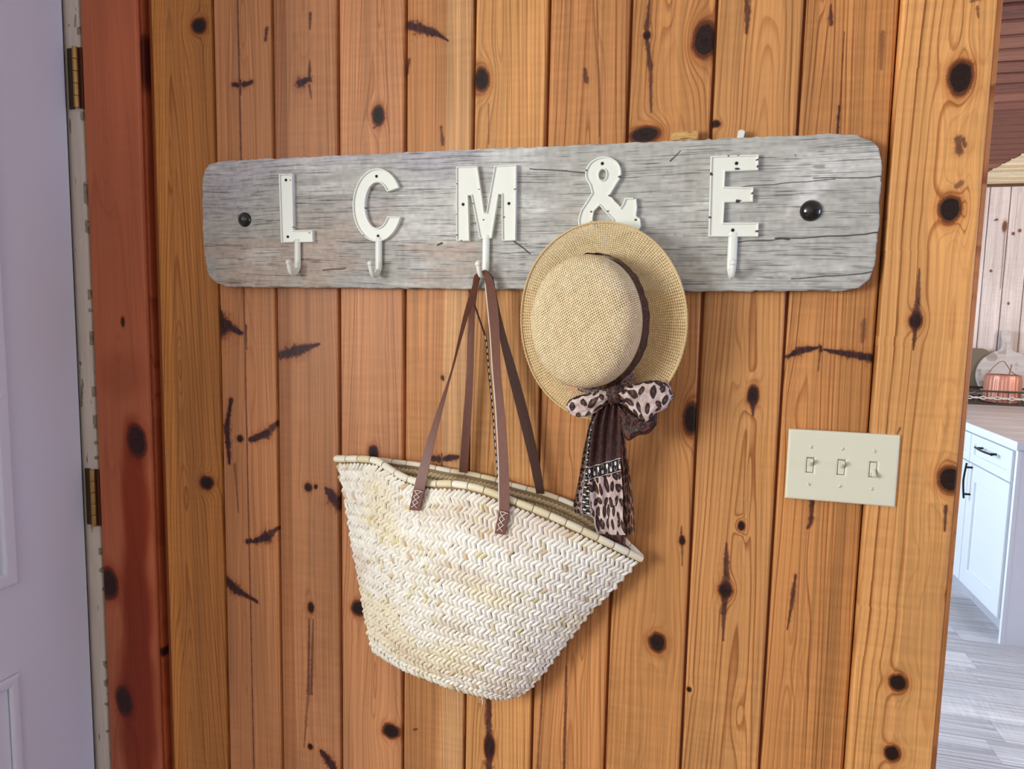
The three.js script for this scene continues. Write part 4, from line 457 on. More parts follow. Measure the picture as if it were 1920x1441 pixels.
  { const a = along([[-0.38049, 1.46622, 0.0425], [-0.36833, 1.4396, 0.0455], [-0.35716, 1.41033, 0.0485], [-0.34849, 1.36105, 0.0565], [-0.33583, 1.28883, 0.0685], [-0.32566, 1.21738, 0.0805], [-0.3187, 1.17518, 0.0885]], 78); for (let i = 14; i < 78; i += 3) mesh('stitch', tube([a[i].toArray(), a[i].clone().lerp(a[i + 1], 0.9).add(V(0, 0, 0.0005)).toArray(), a[i + 1].clone().lerp(a[Math.min(78, i + 2)], 0.7).toArray()], 0.0007, 4, 5), thread, edge); }
  for (const [path, host] of [[[[-0.36025, 1.50583, 0.047], [-0.35401, 1.46014, 0.049], [-0.34735, 1.41628, 0.054], [-0.34036, 1.35985, 0.061], [-0.32862, 1.28153, 0.073], [-0.31791, 1.19106, 0.089], [-0.31322, 1.12376, 0.099]], s3]]) mesh('piping', tube(path, 0.0012, 60, 6), thread, host);
  for (const [c, host] of [[[[-0.47044, 1.14579, 0.0945], [-0.45085, 1.14465, 0.0945], [-0.45866, 1.10913, 0.0965], [-0.47744, 1.10974, 0.0965]], s1], [[[-0.31189, 1.12471, 0.102], [-0.29459, 1.12361, 0.102], [-0.29969, 1.08607, 0.106], [-0.3175, 1.08697, 0.106]], s3]]) {
    const q = c.map((p) => V(...p)), at = (u, v) => q[0].clone().lerp(q[1], u).lerp(q[3].clone().lerp(q[2], u), v), out = V(0, 0, 0.0016);
    const tab = mesh('strap_tab', mergeGeometries([grid(1, 1, (u, v) => at(u, v).add(out).toArray()), ...[[0, 0, 1, 0], [1, 0, 1, 1], [1, 1, 0, 1], [0, 1, 0, 0]].map(([a, b, e, f]) => grid(1, 1, (u, v) => at(lerp(a, e, u), lerp(b, f, u)).add(V(0, 0, v ? -0.004 : 0.0016)).toArray()))]), two(leather([112, 62, 50], 88)), host);
    for (let k = 0; k < 3; k++) for (const d of [0, 1]) { const v0 = 0.06 + 0.27 * k, v1 = v0 + 0.27, a = at(d ? 0.70 : 0.16, v0), b = at(d ? 0.16 : 0.70, v1); mesh('stitch', tube([a.clone().add(V(0, 0, 0.0014)).toArray(), a.clone().lerp(b, 0.5).add(V(0, 0, 0.0030 + 0.0006 * d)).toArray(), b.clone().add(V(0, 0, 0.0014)).toArray()], 0.00075, 6, 6), thread, host); }
    mesh('stitch', tube([at(0.1, 0.03).add(V(0, 0, 0.002)).toArray(), at(0.5, 0.0).add(V(0, 0, 0.003)).toArray(), at(0.95, 0.05).add(V(0, 0, 0.002)).toArray()], 0.0007, 6, 6), thread, host);
  }
  rebase(t, [-0.33173, 0.74409, 0.03]);
}

// ---------- the straw hat ----------
const HAT = new THREE.Object3D(); HAT.position.set(-0.15904, 1.44525, 0.059); HAT.rotation.set(0.0, -0.20, 0.05); HAT.updateMatrixWorld();
{
  const weave = texture(256, 256, (i, j, c) => { // plain weave of paper straw, 16 x 16 strands, open at the crossings
    const cell = 16, a = i / cell, b = j / cell, ia = Math.floor(a), ib = Math.floor(b), x = a - ia, y = b - ib, over = (ia + ib) & 1;
    const wv = 0.28 * (0.86 + 0.28 * hash(ia, 1, 91)), wh = 0.28 * (0.86 + 0.28 * hash(ib, 2, 92)), dx = Math.abs(x - 0.5) / wv, dy = Math.abs(y - 0.5) / wh, v = dx < 1, h = dy < 1;
    const gapSize = hash(ia, ib, 93), open = !v && !h && gapSize > 0.1; const which = v && h ? over : v ? 1 : 0, k = which ? hash(ia, ib, 94) : hash(ia, ib, 95), roundness = 1;
    const f = (0.93 + 0.08 * k) * roundness; c[0] = 250 * f; c[1] = 226 * f; c[2] = 180 * f * (0.94 + 0.1 * k); c[3] = open ? 0 : 255;
  });
  const relief = texture(256, 256, (i, j, c) => { const cell = 16, a = i / cell, b = j / cell, ia = Math.floor(a), ib = Math.floor(b), x = a - ia, y = b - ib, over = (ia + ib) & 1; const hv = Math.sqrt(Math.max(0, 1 - ((x - 0.5) / 0.46) ** 2)) * (over ? 1 : 0.4), hh = Math.sqrt(Math.max(0, 1 - ((y - 0.5) / 0.46) ** 2)) * (over ? 0.4 : 1); c[0] = c[1] = c[2] = 255 * Math.max(hv, hh); }, false);
  const straw = std({ map: weave, alphaTest: 0.5, bumpMap: relief, bumpScale: 0.0014, roughness: 0.7, side: THREE.DoubleSide });
  const t = thing('straw_hat', 'woven straw sun hat with a wide brim hung beside the tote', 'hat', HAT.position.toArray()); t.rotation.copy(HAT.rotation);
  const P = 0.0048 * 16, ring = (list, nu, uvOf, sub = 6) => { const a = along(list, (list.length - 1) * sub), n = a.length - 1; let acc = [0]; for (let i = 1; i <= n; i++) acc.push(acc[i - 1] + a[i].distanceTo(a[i - 1])); return grid(nu, n, (u, v) => { const i = Math.round(v * n), th = u * 2 * Math.PI, q = a[i]; const wob = q.wob ?? 0; const s = uvOf(th, acc[i], u); return [q.x * Math.cos(th) + 0, q.y * Math.sin(th), q.z, s[0], s[1]]; }); };
  // (half width, half height, height above the brim)
  const crown = ring([[0.0002, 0.0003, 0.0985], [0.03, 0.038, 0.0980], [0.058, 0.071, 0.0955], [0.073, 0.089, 0.0905], [0.0815, 0.0995, 0.082], [0.0850, 0.1035, 0.070], [0.0855, 0.1045, 0.050], [0.0840, 0.1040, 0.025], [0.0820, 0.1045, 0.004]], 120, (th, s) => [(Math.cos(th - 0.45) * s) / P, (Math.sin(th - 0.45) * s) / P]);
  { const p = crown.attributes.position; for (let i = 0; i < p.count; i++) { const z = p.getZ(i), k = smooth(0.0, 0.09, z), x = p.getX(i), y = p.getY(i); p.setXYZ(i, x - 0.003 * k + 0.05 * k * y * 0.6, y, z + 0.0022 * (noise(x * 50 + 9, y * 50 + 9, 96) - 0.5) - 0.10 * k * k * x * 0.5); } crown.computeVertexNormals(); }
  mesh('crown', crown, straw, t);
  const brimList = [[0.0820, 0.1045, 0.004], [0.0830, 0.1060, 0.0012], [0.088, 0.110, -0.001], [0.100, 0.122, -0.002], [0.118, 0.140, -0.001], [0.135, 0.1535, 0.001], [0.1420, 0.1600, 0.003]];
  const warp = (g) => { const p = g.attributes.position; for (let i = 0; i < p.count; i++) { const x = p.getX(i), y = p.getY(i), th = Math.atan2(y / 0.16, x / 0.138), k = smooth(0.6, 1.0, Math.hypot(x / 0.138, y / 0.16)); p.setZ(i, p.getZ(i) + k * (0.010 * (Math.cos(2 * th + Math.PI) * 0.5 - 0.1) + 0.003 * Math.sin(3 * th + 1) + 0.006 * smooth(-0.4, -1, Math.cos(th)))); } g.computeVertexNormals(); return g; };
  mesh('brim', warp(ring(brimList, 160, (th, s, u) => [u * 12, s / P * 1.05 + u * 0.6])), Object.assign(straw.clone(), { color: new THREE.Color(0.86, 0.80, 0.70) }), t);
  const lip = []; for (let i = 0; i <= 96; i++) { const th = i / 96 * 2 * Math.PI; lip.push([0.1422 * Math.cos(th), 0.1602 * Math.sin(th), 0.003]); }
  { const g = tube(lip, (s) => 0.0019 * (1 + 0.25 * Math.sin(s * 900)), 420, 6); mesh('brim_edge', warp(g), std({ color: rgb(222, 194, 142), roughness: 0.8 }), t); }
}

// ---------- the leopard-print scarf tied round the hat ----------
{
  const leopard = (bg, dark, mid, seed, big) => canvasTexture(512, 512, (c, W, H) => {
    const r = random(seed); c.fillStyle = bg; c.fillRect(0, 0, W, H);
    for (let k = 0; k < 260; k++) { c.fillStyle = 'rgba(' + mid + ',0.10)'; c.beginPath(); c.ellipse(r() * W, r() * H, 10 + 26 * r(), 6 + 14 * r(), r() * 3, 0, 6.3); c.fill(); }
    const n = big ? 7 : 10, st = W / n;
    for (let a = -1; a <= n; a++) for (let b = -1; b <= n; b++) {
      const x = (a + 0.5 + (b & 1) * 0.5 + 0.45 * (r() - 0.5)) * st, y = (b + 0.5 + 0.45 * (r() - 0.5)) * st, q = st * (0.27 + 0.17 * r()), gap = r() * 6.28, turn = r() * 3, full = r() < 0.4;
      c.save(); c.translate(x, y); c.rotate(turn); c.scale(1.3, 0.82);
      c.fillStyle = 'rgba(' + mid + ',0.9)'; c.beginPath(); c.ellipse(0, 0, q * 0.85, q * 0.8, 0, 0, 6.3); c.fill();
      c.fillStyle = dark; for (let m = 0; m < 11; m++) { const t = gap + m / 11 * (full ? 6.28 : 4.4), d = q * (0.74 + 0.3 * (r() - 0.5)); c.beginPath(); c.ellipse(Math.cos(t) * d, Math.sin(t) * d, q * (0.40 + 0.2 * r()), q * (0.30 + 0.16 * r()), t + 1.57, 0, 6.3); c.fill(); }
      c.restore();
    }
  });
  const chain = (c, x0, x1, y0, y1, n, vertical) => { // the printed border: pale dots and links on near-black between two pale lines
    c.fillStyle = 'rgb(34,22,22)'; c.fillRect(x0, y0, x1 - x0, y1 - y0); c.strokeStyle = 'rgb(226,218,210)'; c.fillStyle = 'rgb(236,230,224)'; c.lineWidth = Math.max(2, 0.05 * Math.min(x1 - x0, y1 - y0));
    c.strokeRect(x0 + 2, y0 + 2, x1 - x0 - 4, y1 - y0 - 4);
    for (let k = 0; k < n; k++) { const t = (k + 0.5) / n, x = vertical ? (x0 + x1) / 2 : lerp(x0, x1, t), y = vertical ? lerp(y0, y1, t) : (y0 + y1) / 2, q = (vertical ? x1 - x0 : y1 - y0) * 0.2, o = (k & 1 ? 1 : -1) * q * 0.9; c.beginPath(); c.ellipse(x + (vertical ? o : 0), y + (vertical ? 0 : o), q, q * 0.8, 0.5, 0, 6.3); c.fill(); c.beginPath(); c.arc(x - (vertical ? o : 0), y - (vertical ? 0 : o), q * 0.9, k, k + 4); c.stroke(); }
  };
  const pale = leopard('rgb(212,192,184)', 'rgb(50,27,23)', '92,54,44', 201, true), deep = leopard('rgb(84,46,36)', 'rgb(24,14,14)', '112,56,38', 203, false), small = leopard('rgb(168,138,126)', 'rgb(34,20,19)', '70,42,34', 205, false), russet = leopard('rgb(150,108,88)', 'rgb(42,22,18)', '96,50,34', 207, false);
  const cloth = (map) => std({ map, roughness: 0.62, side: THREE.DoubleSide });
  const paleM = cloth(pale), deepM = cloth(deep), smallM = cloth(small);
  const tailMap = canvasTexture(512, 1024, (c, W, H) => {
    c.drawImage(deep.image, 0, 0, W, 512); c.fillStyle = 'rgba(58,30,28,0.55)'; c.fillRect(0, 0, W, H * 0.40);
    c.save(); c.beginPath(); c.rect(0, H * 0.47, W, H * 0.6); c.clip(); c.drawImage(pale.image, 0, H * 0.44, W * 1.25, W * 1.25); c.restore();
    c.save(); c.translate(0, H * 0.435); c.transform(1, -0.13, 0, 1, 0, 0); chain(c, -10, W + 10, 0, H * 0.085, 8, false); c.restore();
    c.save(); c.beginPath(); c.rect(0, H * 0.90, W, H * 0.1); c.clip(); c.drawImage(deep.image, 0, H * 0.8, W, 512); c.restore();
  });
  const stripMap = canvasTexture(128, 1024, (c, W, H) => { c.drawImage(small.image, 0, 0, 256, 512); c.drawImage(small.image, 0, 512, 256, 512); chain(c, W * 0.34, W * 0.78, 0, H, 30, true); });
  const t = thing('scarf', 'brown leopard-print scarf tied in a bow round the straw hat', 'scarf', [0, 0, 0]);
  // band round the crown
  const band = grid(140, 6, (u, v) => { const th = u * 2 * Math.PI, k = 0.0030 + 0.0016 * Math.sin(v * Math.PI) + 0.0006 * Math.sin(th * 11 + v * 9) + 0.0005 * Math.sin(th * 29 + v * 5), q = V((0.0822 + k) * Math.cos(th), (0.1048 + k) * Math.sin(th), 0.004 + 0.036 * v + 0.0012 * Math.sin(th * 5)).applyMatrix4(HAT.matrixWorld); return [...q.toArray(), u * 5, v * 0.5]; });
  mesh('hat_band', band, deepM, t);
  function sheet(L, R, z, nu = 26, nv = 70, s0 = 0, s1 = 1, t0 = 0, t1 = 1) { const a = along(L, nv), b = along(R, nv); return grid(nu, nv, (u, v) => { const i = Math.round(v * nv), p = a[i].clone().lerp(b[i], u); return [p.x, p.y, p.z + z(u, v), lerp(s0, s1, u), lerp(t0, t1, 1 - v)]; }); }
  const folds = (amp, n, ph, tight) => (u, v) => amp * ((1 - tight * v) * Math.sin(u * n * 6.283 + ph + 0.8 * v) + 0.4 * Math.sin(u * (n * 2 + 1) * 3.1 + 2.1 * v + ph) * (1 - 0.3 * v)) + 0.0014 * (noise(u * 7, v * 9, 210 + n) - 0.5);
  mesh('tail', sheet([[-0.14858, 1.31795, 0.091], [-0.15988, 1.27941, 0.088], [-0.16533, 1.22825, 0.076], [-0.16759, 1.19576, 0.072], [-0.16386, 1.15173, 0.058], [-0.15793, 1.10901, 0.052], [-0.15129, 1.07922, 0.047], [-0.1446, 1.0583, 0.044]], [[-0.11705, 1.32134, 0.091], [-0.11522, 1.28201, 0.087], [-0.11483, 1.23156, 0.074], [-0.11324, 1.1997, 0.07], [-0.11053, 1.15602, 0.056], [-0.10961, 1.11324, 0.05], [-0.10449, 1.08388, 0.046], [-0.10484, 1.06052, 0.043]], folds(0.0046, 3, 0.4, 0.75)), cloth(tailMap), t);
  mesh('tail', sheet([[-0.15665, 1.30935, 0.081], [-0.16867, 1.27248, 0.075], [-0.17465, 1.24461, 0.071], [-0.18123, 1.20619, 0.062], [-0.18766, 1.17081, 0.05], [-0.19475, 1.13158, 0.045], [-0.19182, 1.11531, 0.043]], [[-0.14423, 1.31027, 0.083], [-0.15753, 1.27379, 0.079], [-0.1609, 1.24608, 0.074], [-0.16013, 1.20844, 0.065], [-0.16003, 1.17362, 0.052], [-0.15862, 1.13547, 0.047], [-0.15559, 1.11348, 0.044]], folds(0.0028, 2, 1.2, 0.2), 16, 60, 0, 1, 0, 1), cloth(stripMap), t);
  mesh('tail', sheet([[-0.12443, 1.31135, 0.083], [-0.11955, 1.27587, 0.077], [-0.11914, 1.22972, 0.066], [-0.11638, 1.17685, 0.05], [-0.11185, 1.12953, 0.043], [-0.10621, 1.08088, 0.037]], [[-0.11503, 1.31186, 0.083], [-0.11185, 1.27165, 0.075], [-0.1054, 1.23034, 0.064], [-0.09887, 1.17787, 0.048], [-0.09217, 1.12653, 0.042], [-0.09035, 1.08786, 0.036]], folds(0.0030, 2, 2.6, 0.1), 16, 60, 0, 0.5, 0, 1.3), cloth(russet), t);
  function puff(U, L, thick, nu = 30, nv = 28, ph = 0, s = 1.2) { const a = along(U, nv), b = along(L, nv); return grid(nu, nv, (u, v) => { const i = Math.round(v * nv), th = u * 6.283, c = a[i].clone().lerp(b[i], 0.5), h = a[i].clone().sub(b[i]).multiplyScalar(0.5), open = Math.sqrt(Math.max(0.02, 1 - Math.pow(Math.abs(2 * v - 0.9) / 1.12, 4))), rp = (0.0022 * Math.sin(th * 4 + ph + v * 4) + 0.0014 * Math.sin(th * 9 + 2 * ph - v * 7)) * (1 - 0.45 * v), q = c.addScaledVector(h, Math.cos(th)); q.z += thick * Math.sin(th) * open + rp; return [q.x, q.y, q.z, v * s, u * s * 1.3]; }); }
  mesh('bow_loop', puff([[-0.13168, 1.33992, 0.095], [-0.15179, 1.33657, 0.097], [-0.16795, 1.33061, 0.097], [-0.18636, 1.32514, 0.095], [-0.19897, 1.31804, 0.092], [-0.20376, 1.31129, 0.089]], [[-0.1312, 1.3191, 0.093], [-0.15281, 1.30248, 0.094], [-0.16741, 1.29367, 0.093], [-0.18601, 1.29056, 0.091], [-0.19869, 1.29585, 0.09], [-0.20355, 1.30425, 0.089]], 0.0085, 34, 28, 0.6, 0.72), paleM, t);
  mesh('bow_loop', puff([[-0.12321, 1.34032, 0.095], [-0.10283, 1.34678, 0.099], [-0.08476, 1.35268, 0.099], [-0.06533, 1.35624, 0.096], [-0.04745, 1.35366, 0.091], [-0.03474, 1.33861, 0.086]], [[-0.12259, 1.31967, 0.094], [-0.10327, 1.31092, 0.098], [-0.0877, 1.2973, 0.098], [-0.07505, 1.28924, 0.096], [-0.06084, 1.30343, 0.094], [-0.04569, 1.31056, 0.09], [-0.03509, 1.3276, 0.086]], 0.0105, 36, 30, 2.0, 0.95), paleM, t);
  mesh('bow_loop', puff([[-0.11997, 1.319, 0.087], [-0.10234, 1.30455, 0.088], [-0.0851, 1.29707, 0.089], [-0.07034, 1.30109, 0.087], [-0.05894, 1.30306, 0.084]], [[-0.11922, 1.28553, 0.083], [-0.1044, 1.25506, 0.083], [-0.08589, 1.26534, 0.085], [-0.07093, 1.26876, 0.084], [-0.05905, 1.28402, 0.083]], 0.0065, 30, 24, 3.1, 0.7), deepM, t);
  const kc = V(-0.12586, 1.33291, 0.099), knot = new THREE.SphereGeometry(1, 40, 28), kp = knot.attributes.position;
  for (let i = 0; i < kp.count; i++) { const x = kp.getX(i), y = kp.getY(i), z = kp.getZ(i), f = 1 + 0.10 * Math.sin(8 * x + 3 * y) + 0.07 * Math.sin(13 * y - 5 * x); kp.setXYZ(i, kc.x + 0.0150 * x * f, kc.y + 0.0185 * y * f, kc.z + 0.0110 * z * f); } knot.computeVertexNormals();
  mesh('knot', knot, deepM, t);
  mesh('tie_end', sheet([[-0.1198, 1.3458, 0.097], [-0.11223, 1.35772, 0.093], [-0.09962, 1.36723, 0.088]], [[-0.10915, 1.33097, 0.097], [-0.10256, 1.34623, 0.093], [-0.09424, 1.35809, 0.088]], folds(0.0012, 2, 0, 0), 10, 14), smallM, t);
  mesh('tie_end', sheet([[-0.14169, 1.34135, 0.097], [-0.16121, 1.3435, 0.093], [-0.18524, 1.34688, 0.085]], [[-0.14293, 1.32755, 0.097], [-0.16421, 1.32951, 0.093], [-0.18833, 1.33273, 0.085]], folds(0.0012, 2, 1, 0), 10, 14), smallM, t);
  const peach = std({ color: rgb(206, 146, 108), roughness: 0.6, side: THREE.DoubleSide });
  mesh('band_lining', sheet([[-0.10793, 1.37073, 0.082], [-0.10898, 1.35883, 0.084], [-0.10509, 1.34794, 0.085]], [[-0.1006, 1.37081, 0.079], [-0.0959, 1.36079, 0.08], [-0.09933, 1.34716, 0.083]], () => 0.0, 6, 10), peach, t).userData.label = 'peach-coloured inner side of the scarf';
  mesh('band_lining', sheet([[-0.20737, 1.34499, 0.075], [-0.2037, 1.33668, 0.079], [-0.19742, 1.32944, 0.083]], [[-0.19503, 1.34414, 0.079], [-0.19073, 1.3367, 0.082], [-0.18473, 1.33027, 0.085]], () => 0.0, 6, 10), peach, t).userData.label = 'peach-coloured inner side of the scarf';
  rebase(t, kc.toArray());
}

// ---------- the kitchen seen past the corner of the wall ----------
{
  const ceilBoards = structure('ceiling_kitchen');
  const browns = [0, 1, 2].map((k) => std({ roughness: 0.6, map: wood({ x0: 0, x1: 0.13, y0: 0, y1: 1.3, w: 96, h: 512, base: [[136, 78, 58], [116, 62, 44], [146, 88, 66]][k], seed: 300 + k * 9, pith: 0.05, depth: 0.03, taper: 0.03, spacing: 0.014, ring: 0.8, fine: 2, knots: k === 1 ? [[0.06, 0.5, 0.008, 0.012, 0]] : [] }) }));
  const pales = [0, 1, 2].map((k) => std({ roughness: 0.7, map: wood({ x0: 0, x1: 0.13, y0: 0, y1: 1.3, w: 96, h: 512, base: [[240, 216, 176], [230, 204, 164], [244, 224, 188]][k], seed: 330 + k * 9, pith: 0.05, depth: 0.03, taper: 0.03, spacing: 0.012, ring: 0.35, late: [0.8, 0.74, 0.66] }) }));
  const W = 0.1305, lay = (L) => board(0.004, W - 0.004, 0, L, 0, 0, -0.02, 0.011, 0, 1.3).translate(-W / 2, 0, 0).rotateZ(-Math.PI / 2).rotateX(Math.PI / 2), g1 = lay(1.69 - 0.30), g2 = lay(2.98 - 1.69), r = random(9);
  for (let k = 0; k < 32; k++) { const z = -0.09 - W * (k + 0.5); const a = mesh('ceiling_board', g1, browns[Math.floor(r() * 3)], ceilBoards); a.position.set(0.30, 2.402, z); const b = mesh('ceiling_board', g2, pales[Math.floor(r() * 3)], ceilBoards); b.position.set(1.69, 2.4, z); }
  const wall = structure('wall_kitchen'), ZB = -4.27;
  mesh('wall_core', box(-1.2, 3.0, 0, 2.425, ZB - 0.2, ZB - 0.014), std({ color: rgb(120, 96, 84), roughness: 0.9 }), wall);
  for (let k = -13; k < 8; k++) {
    const xl = 1.989 + 0.124 * k, o = { x0: xl, x1: xl + 0.124, y0: 0.9, y1: 2.42, w: 96, h: 512, base: [232, 214, 208], seed: 400 + k, pith: xl + 0.05, depth: 0.02, taper: 0.03, spacing: 0.011, ring: 0.3, late: [0.84, 0.76, 0.7], heart: [92, 58, 46], knots: [], spikes: [] };
    const vis = k === -1 || k === 0; if (k === -1) { o.knots = [[1.968, 2.12, 0.012, 0.03, 0, 1], [1.908, 1.82, 0.007, 0.008, 0, 1]]; o.spikes = [[1.902, 2.16, 1.918, 2.165, 0.004, 0.006, 0.8], [1.972, 2.08, 1.976, 1.7, 0.003, 0.003, 0.35]]; } if (k === 0) { o.knots = [[2.02, 2.07, 0.008, 0.009, 0, 1], [2.058, 2.09, 0.008, 0.009, 0, 1], [2.03, 1.6, 0.006, 0.008, 0, 0.6]]; }
    if (k < -3 || k > 2) { o.w = 16; o.h = 16; }
    mesh('plank', board(xl + 0.002, xl + 0.122, 0, 2.425, ZB, ZB, ZB - 0.014, 0.006, 0.9, 2.42), std({ roughness: 0.6, map: wood(o) }), wall);
  }
  mesh('cornice', box(1.72, 2.98, 2.382, 2.399, ZB, ZB + 0.012), std({ color: rgb(108, 72, 44), roughness: 0.7 }), wall);

  // base cabinet run: painted fronts facing left, plain end panel facing the camera
  const XC = 1.397, ZE = -2.312, paint = std({ color: rgb(226, 230, 236), roughness: 0.4 }), iron = std({ color: rgb(28, 28, 30), roughness: 0.4, metalness: 0.6 });
  const shaker = (z0, z1, y0, y1, rail) => { const s = new THREE.Shape(); s.moveTo(z0, y0); s.lineTo(z1, y0); s.lineTo(z1, y1); s.lineTo(z0, y1); s.closePath(); if (rail) { const q = new THREE.Path(); q.moveTo(z0 + rail, y0 + rail); q.lineTo(z1 - rail, y0 + rail); q.lineTo(z1 - rail, y1 - rail); q.lineTo(z0 + rail, y1 - rail); q.closePath(); s.holes.push(q); } const g = new THREE.ExtrudeGeometry(s, { depth: 0.014, bevelEnabled: true, bevelThickness: 0.003, bevelSize: 0.003, bevelOffset: -0.003, bevelSegments: 2 }); return g.rotateY(-Math.PI / 2); };   // shape x is z; depth goes to -x
  const bar = (a, b, out, r0 = 0.005) => { const A = V(...a), B = V(...b), o = V(-out, 0, 0), d = B.clone().sub(A).normalize(); return mergeGeometries([tube([A.clone().addScaledVector(d, -0.022).add(o).toArray(), A.clone().lerp(B, 0.25).add(o).add(V(-0.006, 0, 0)).toArray(), A.clone().lerp(B, 0.5).add(o).add(V(-0.008, 0, 0)).toArray(), A.clone().lerp(B, 0.75).add(o).add(V(-0.006, 0, 0)).toArray(), B.clone().addScaledVector(d, 0.022).add(o).toArray()], r0, 20, 8), tube([A.toArray(), A.clone().add(o).toArray()], r0 * 1.1, 2, 8), tube([B.toArray(), B.clone().add(o).toArray()], r0 * 1.1, 2, 8)]); };
  let far = ZE - 0.02;
  for (let n = 0; n < 3; n++) {
    const z1 = far, z0 = n === 2 ? -4.25 : z1 - 0.49, cab = thing('base_cabinet', ['white shaker base cabinet at the near end of the kitchen counter, with black handles', 'second white shaker base cabinet from the near end of the counter, behind the corner board', 'white shaker base cabinet against the back wall of the kitchen'][n], 'cabinet', [0, 0, 0]);
    mesh('carcass', box(XC + 0.002, XC + 0.6, 0.104, 0.898, z0 + 0.001, z1 - 0.001), paint, cab);
    mesh('toe_kick', box(XC + 0.06, XC + 0.58, 0, 0.104, z0 + 0.001, z1 - 0.001), std({ color: rgb(190, 190, 198), roughness: 0.6 }), cab);
    const gap = 0.004, dr = mesh('drawer', shaker(z0 + gap, z1 - gap, 0.748, 0.892, 0.045), paint, cab); dr.position.x = XC;
    mesh('drawer_panel', box(-0.006, 0, 0.79, 0.852, z0 + 0.04, z1 - 0.04), paint, dr);
    mesh('handle', bar([-0.017, 0.845, (z0 + z1) / 2 - 0.08], [-0.017, 0.845, (z0 + z1) / 2 + 0.08], 0.028), iron, dr);
    const d = mesh('door', shaker(z0 + gap, z1 - gap, 0.112, 0.742, 0.085), paint, cab); d.position.x = XC;
    mesh('door_panel', box(-0.005, 0, 0.19, 0.66, z0 + 0.085, z1 - 0.085), paint, d);
    mesh('handle', bar([-0.017, 0.585, z0 + 0.055], [-0.017, 0.725, z0 + 0.055], 0.028), iron, d);
    rebase(cab, [XC + 0.3, 0, (z0 + z1) / 2]); far = z0;
  }
  tag(mesh('end_panel', mergeGeometries([box(XC + 0.012, XC + 0.66, 0, 0.898, ZE - 0.018, ZE), box(XC - 0.004, XC + 0.012, 0, 0.898, ZE - 0.019, ZE + 0.001)]), std({ color: rgb(236, 238, 248), roughness: 0.45 })), 'plain pale panel closing the near end of the kitchen cabinets', 'panel');
  const top = thing('countertop', 'grey wood-grain countertop with a white front edge along the kitchen cabinets', 'countertop', [1.7, 0.92, -3.27]);
  const grain = wood({ x0: 0, x1: 0.3, y0: 0, y1: 1.4, w: 256, h: 512, base: [196, 184, 184], seed: 510, pith: 0.1, depth: 0.02, taper: 0.02, spacing: 0.012, ring: 0.5, late: [0.76, 0.72, 0.72], fine: 1.4 });
  const slab = box(XC - 0.012, XC + 0.95, 0.905, 0.939, ZB + 0.002, ZE + 0.012), sp = slab.attributes.position, su = slab.attributes.uv; for (let i = 0; i < sp.count; i++) su.setXY(i, sp.getZ(i) / 0.3, sp.getX(i) / 1.4);
  mesh('counter_slab', slab, std({ map: grain, roughness: 0.45 }), top);
  mesh('counter_edge', mergeGeometries([box(XC - 0.016, XC - 0.0122, 0.902, 0.9385, ZB + 0.002, ZE + 0.016), box(XC - 0.0122, XC + 0.95, 0.902, 0.9385, ZE + 0.0122, ZE + 0.016)]), std({ color: rgb(228, 230, 238), roughness: 0.5 }), top);
  rebase(top, [1.7, 0.92, -3.27]);

  // things standing on the counter against the back wall
  const cy = 0.939, lean = -0.10;
  const disc = new THREE.Shape(), R = 0.172; for (let k = 0; k <= 60; k++) { const a = Math.PI / 2 + 0.24 + (6.283 - 0.48) * k / 60; k ? disc.lineTo(R * Math.cos(a), R + R * Math.sin(a)) : disc.moveTo(R * Math.cos(a), R + R * Math.sin(a)); }
  disc.lineTo(0.026, 2 * R + 0.02); disc.lineTo(0.024, 2 * R + 0.07); disc.quadraticCurveTo(0.034, 2 * R + 0.11, 0.030, 2 * R + 0.125); disc.quadraticCurveTo(0, 2 * R + 0.14, -0.030, 2 * R + 0.125); disc.quadraticCurveTo(-0.034, 2 * R + 0.11, -0.024, 2 * R + 0.07); disc.lineTo(-0.026, 2 * R + 0.02); disc.closePath();
  const eye = new THREE.Path(); eye.absarc(0, 2 * R + 0.108, 0.007, 0, 6.283, true); disc.holes.push(eye);
  const bread = mesh('cutting_board', new THREE.ExtrudeGeometry(disc, { depth: 0.016, bevelEnabled: true, bevelThickness: 0.003, bevelSize: 0.003, bevelOffset: -0.003, bevelSegments: 2 }), std({ roughness: 0.75, map: texture(128, 128, (i, j, c) => { const n = fbm(i / 26, j / 5, 61, 3), s = smooth(0.62, 0.74, fbm(i / 16, j / 12, 62, 3)); c[0] = lerp(206, 150, s * 0.6) + 30 * (n - 0.5); c[1] = lerp(194, 134, s * 0.6) + 30 * (n - 0.5); c[2] = lerp(190, 122, s * 0.6) + 30 * (n - 0.5); }) }));
  { const u = bread.geometry.attributes.uv, p = bread.geometry.attributes.position; for (let i = 0; i < u.count; i++) u.setXY(i, p.getX(i) * 2, p.getY(i) * 2); }
  tag(bread, 'round whitewashed cutting board with a handle leaning against the kitchen wall', 'cutting board'); bread.position.set(2.02154, cy + 0.001, -4.195); bread.rotation.x = lean;
  const slabS = new THREE.Shape(); slabS.moveTo(-0.11, 0); slabS.lineTo(0.11, 0); slabS.lineTo(0.115, 0.30); slabS.quadraticCurveTo(0.11, 0.345, 0.06, 0.35); slabS.lineTo(-0.10, 0.35); slabS.quadraticCurveTo(-0.115, 0.345, -0.115, 0.32); slabS.closePath();
  const olive = tag(mesh('cutting_board', new THREE.ExtrudeGeometry(slabS, { depth: 0.014, bevelEnabled: true, bevelThickness: 0.003, bevelSize: 0.003, bevelOffset: -0.003, bevelSegments: 2 }), std({ color: rgb(122, 108, 88), roughness: 0.8 })), 'dull olive-brown board behind the round cutting board', 'cutting board'); olive.position.set(1.82, cy + 0.001, -4.228); olive.rotation.x = -0.06;
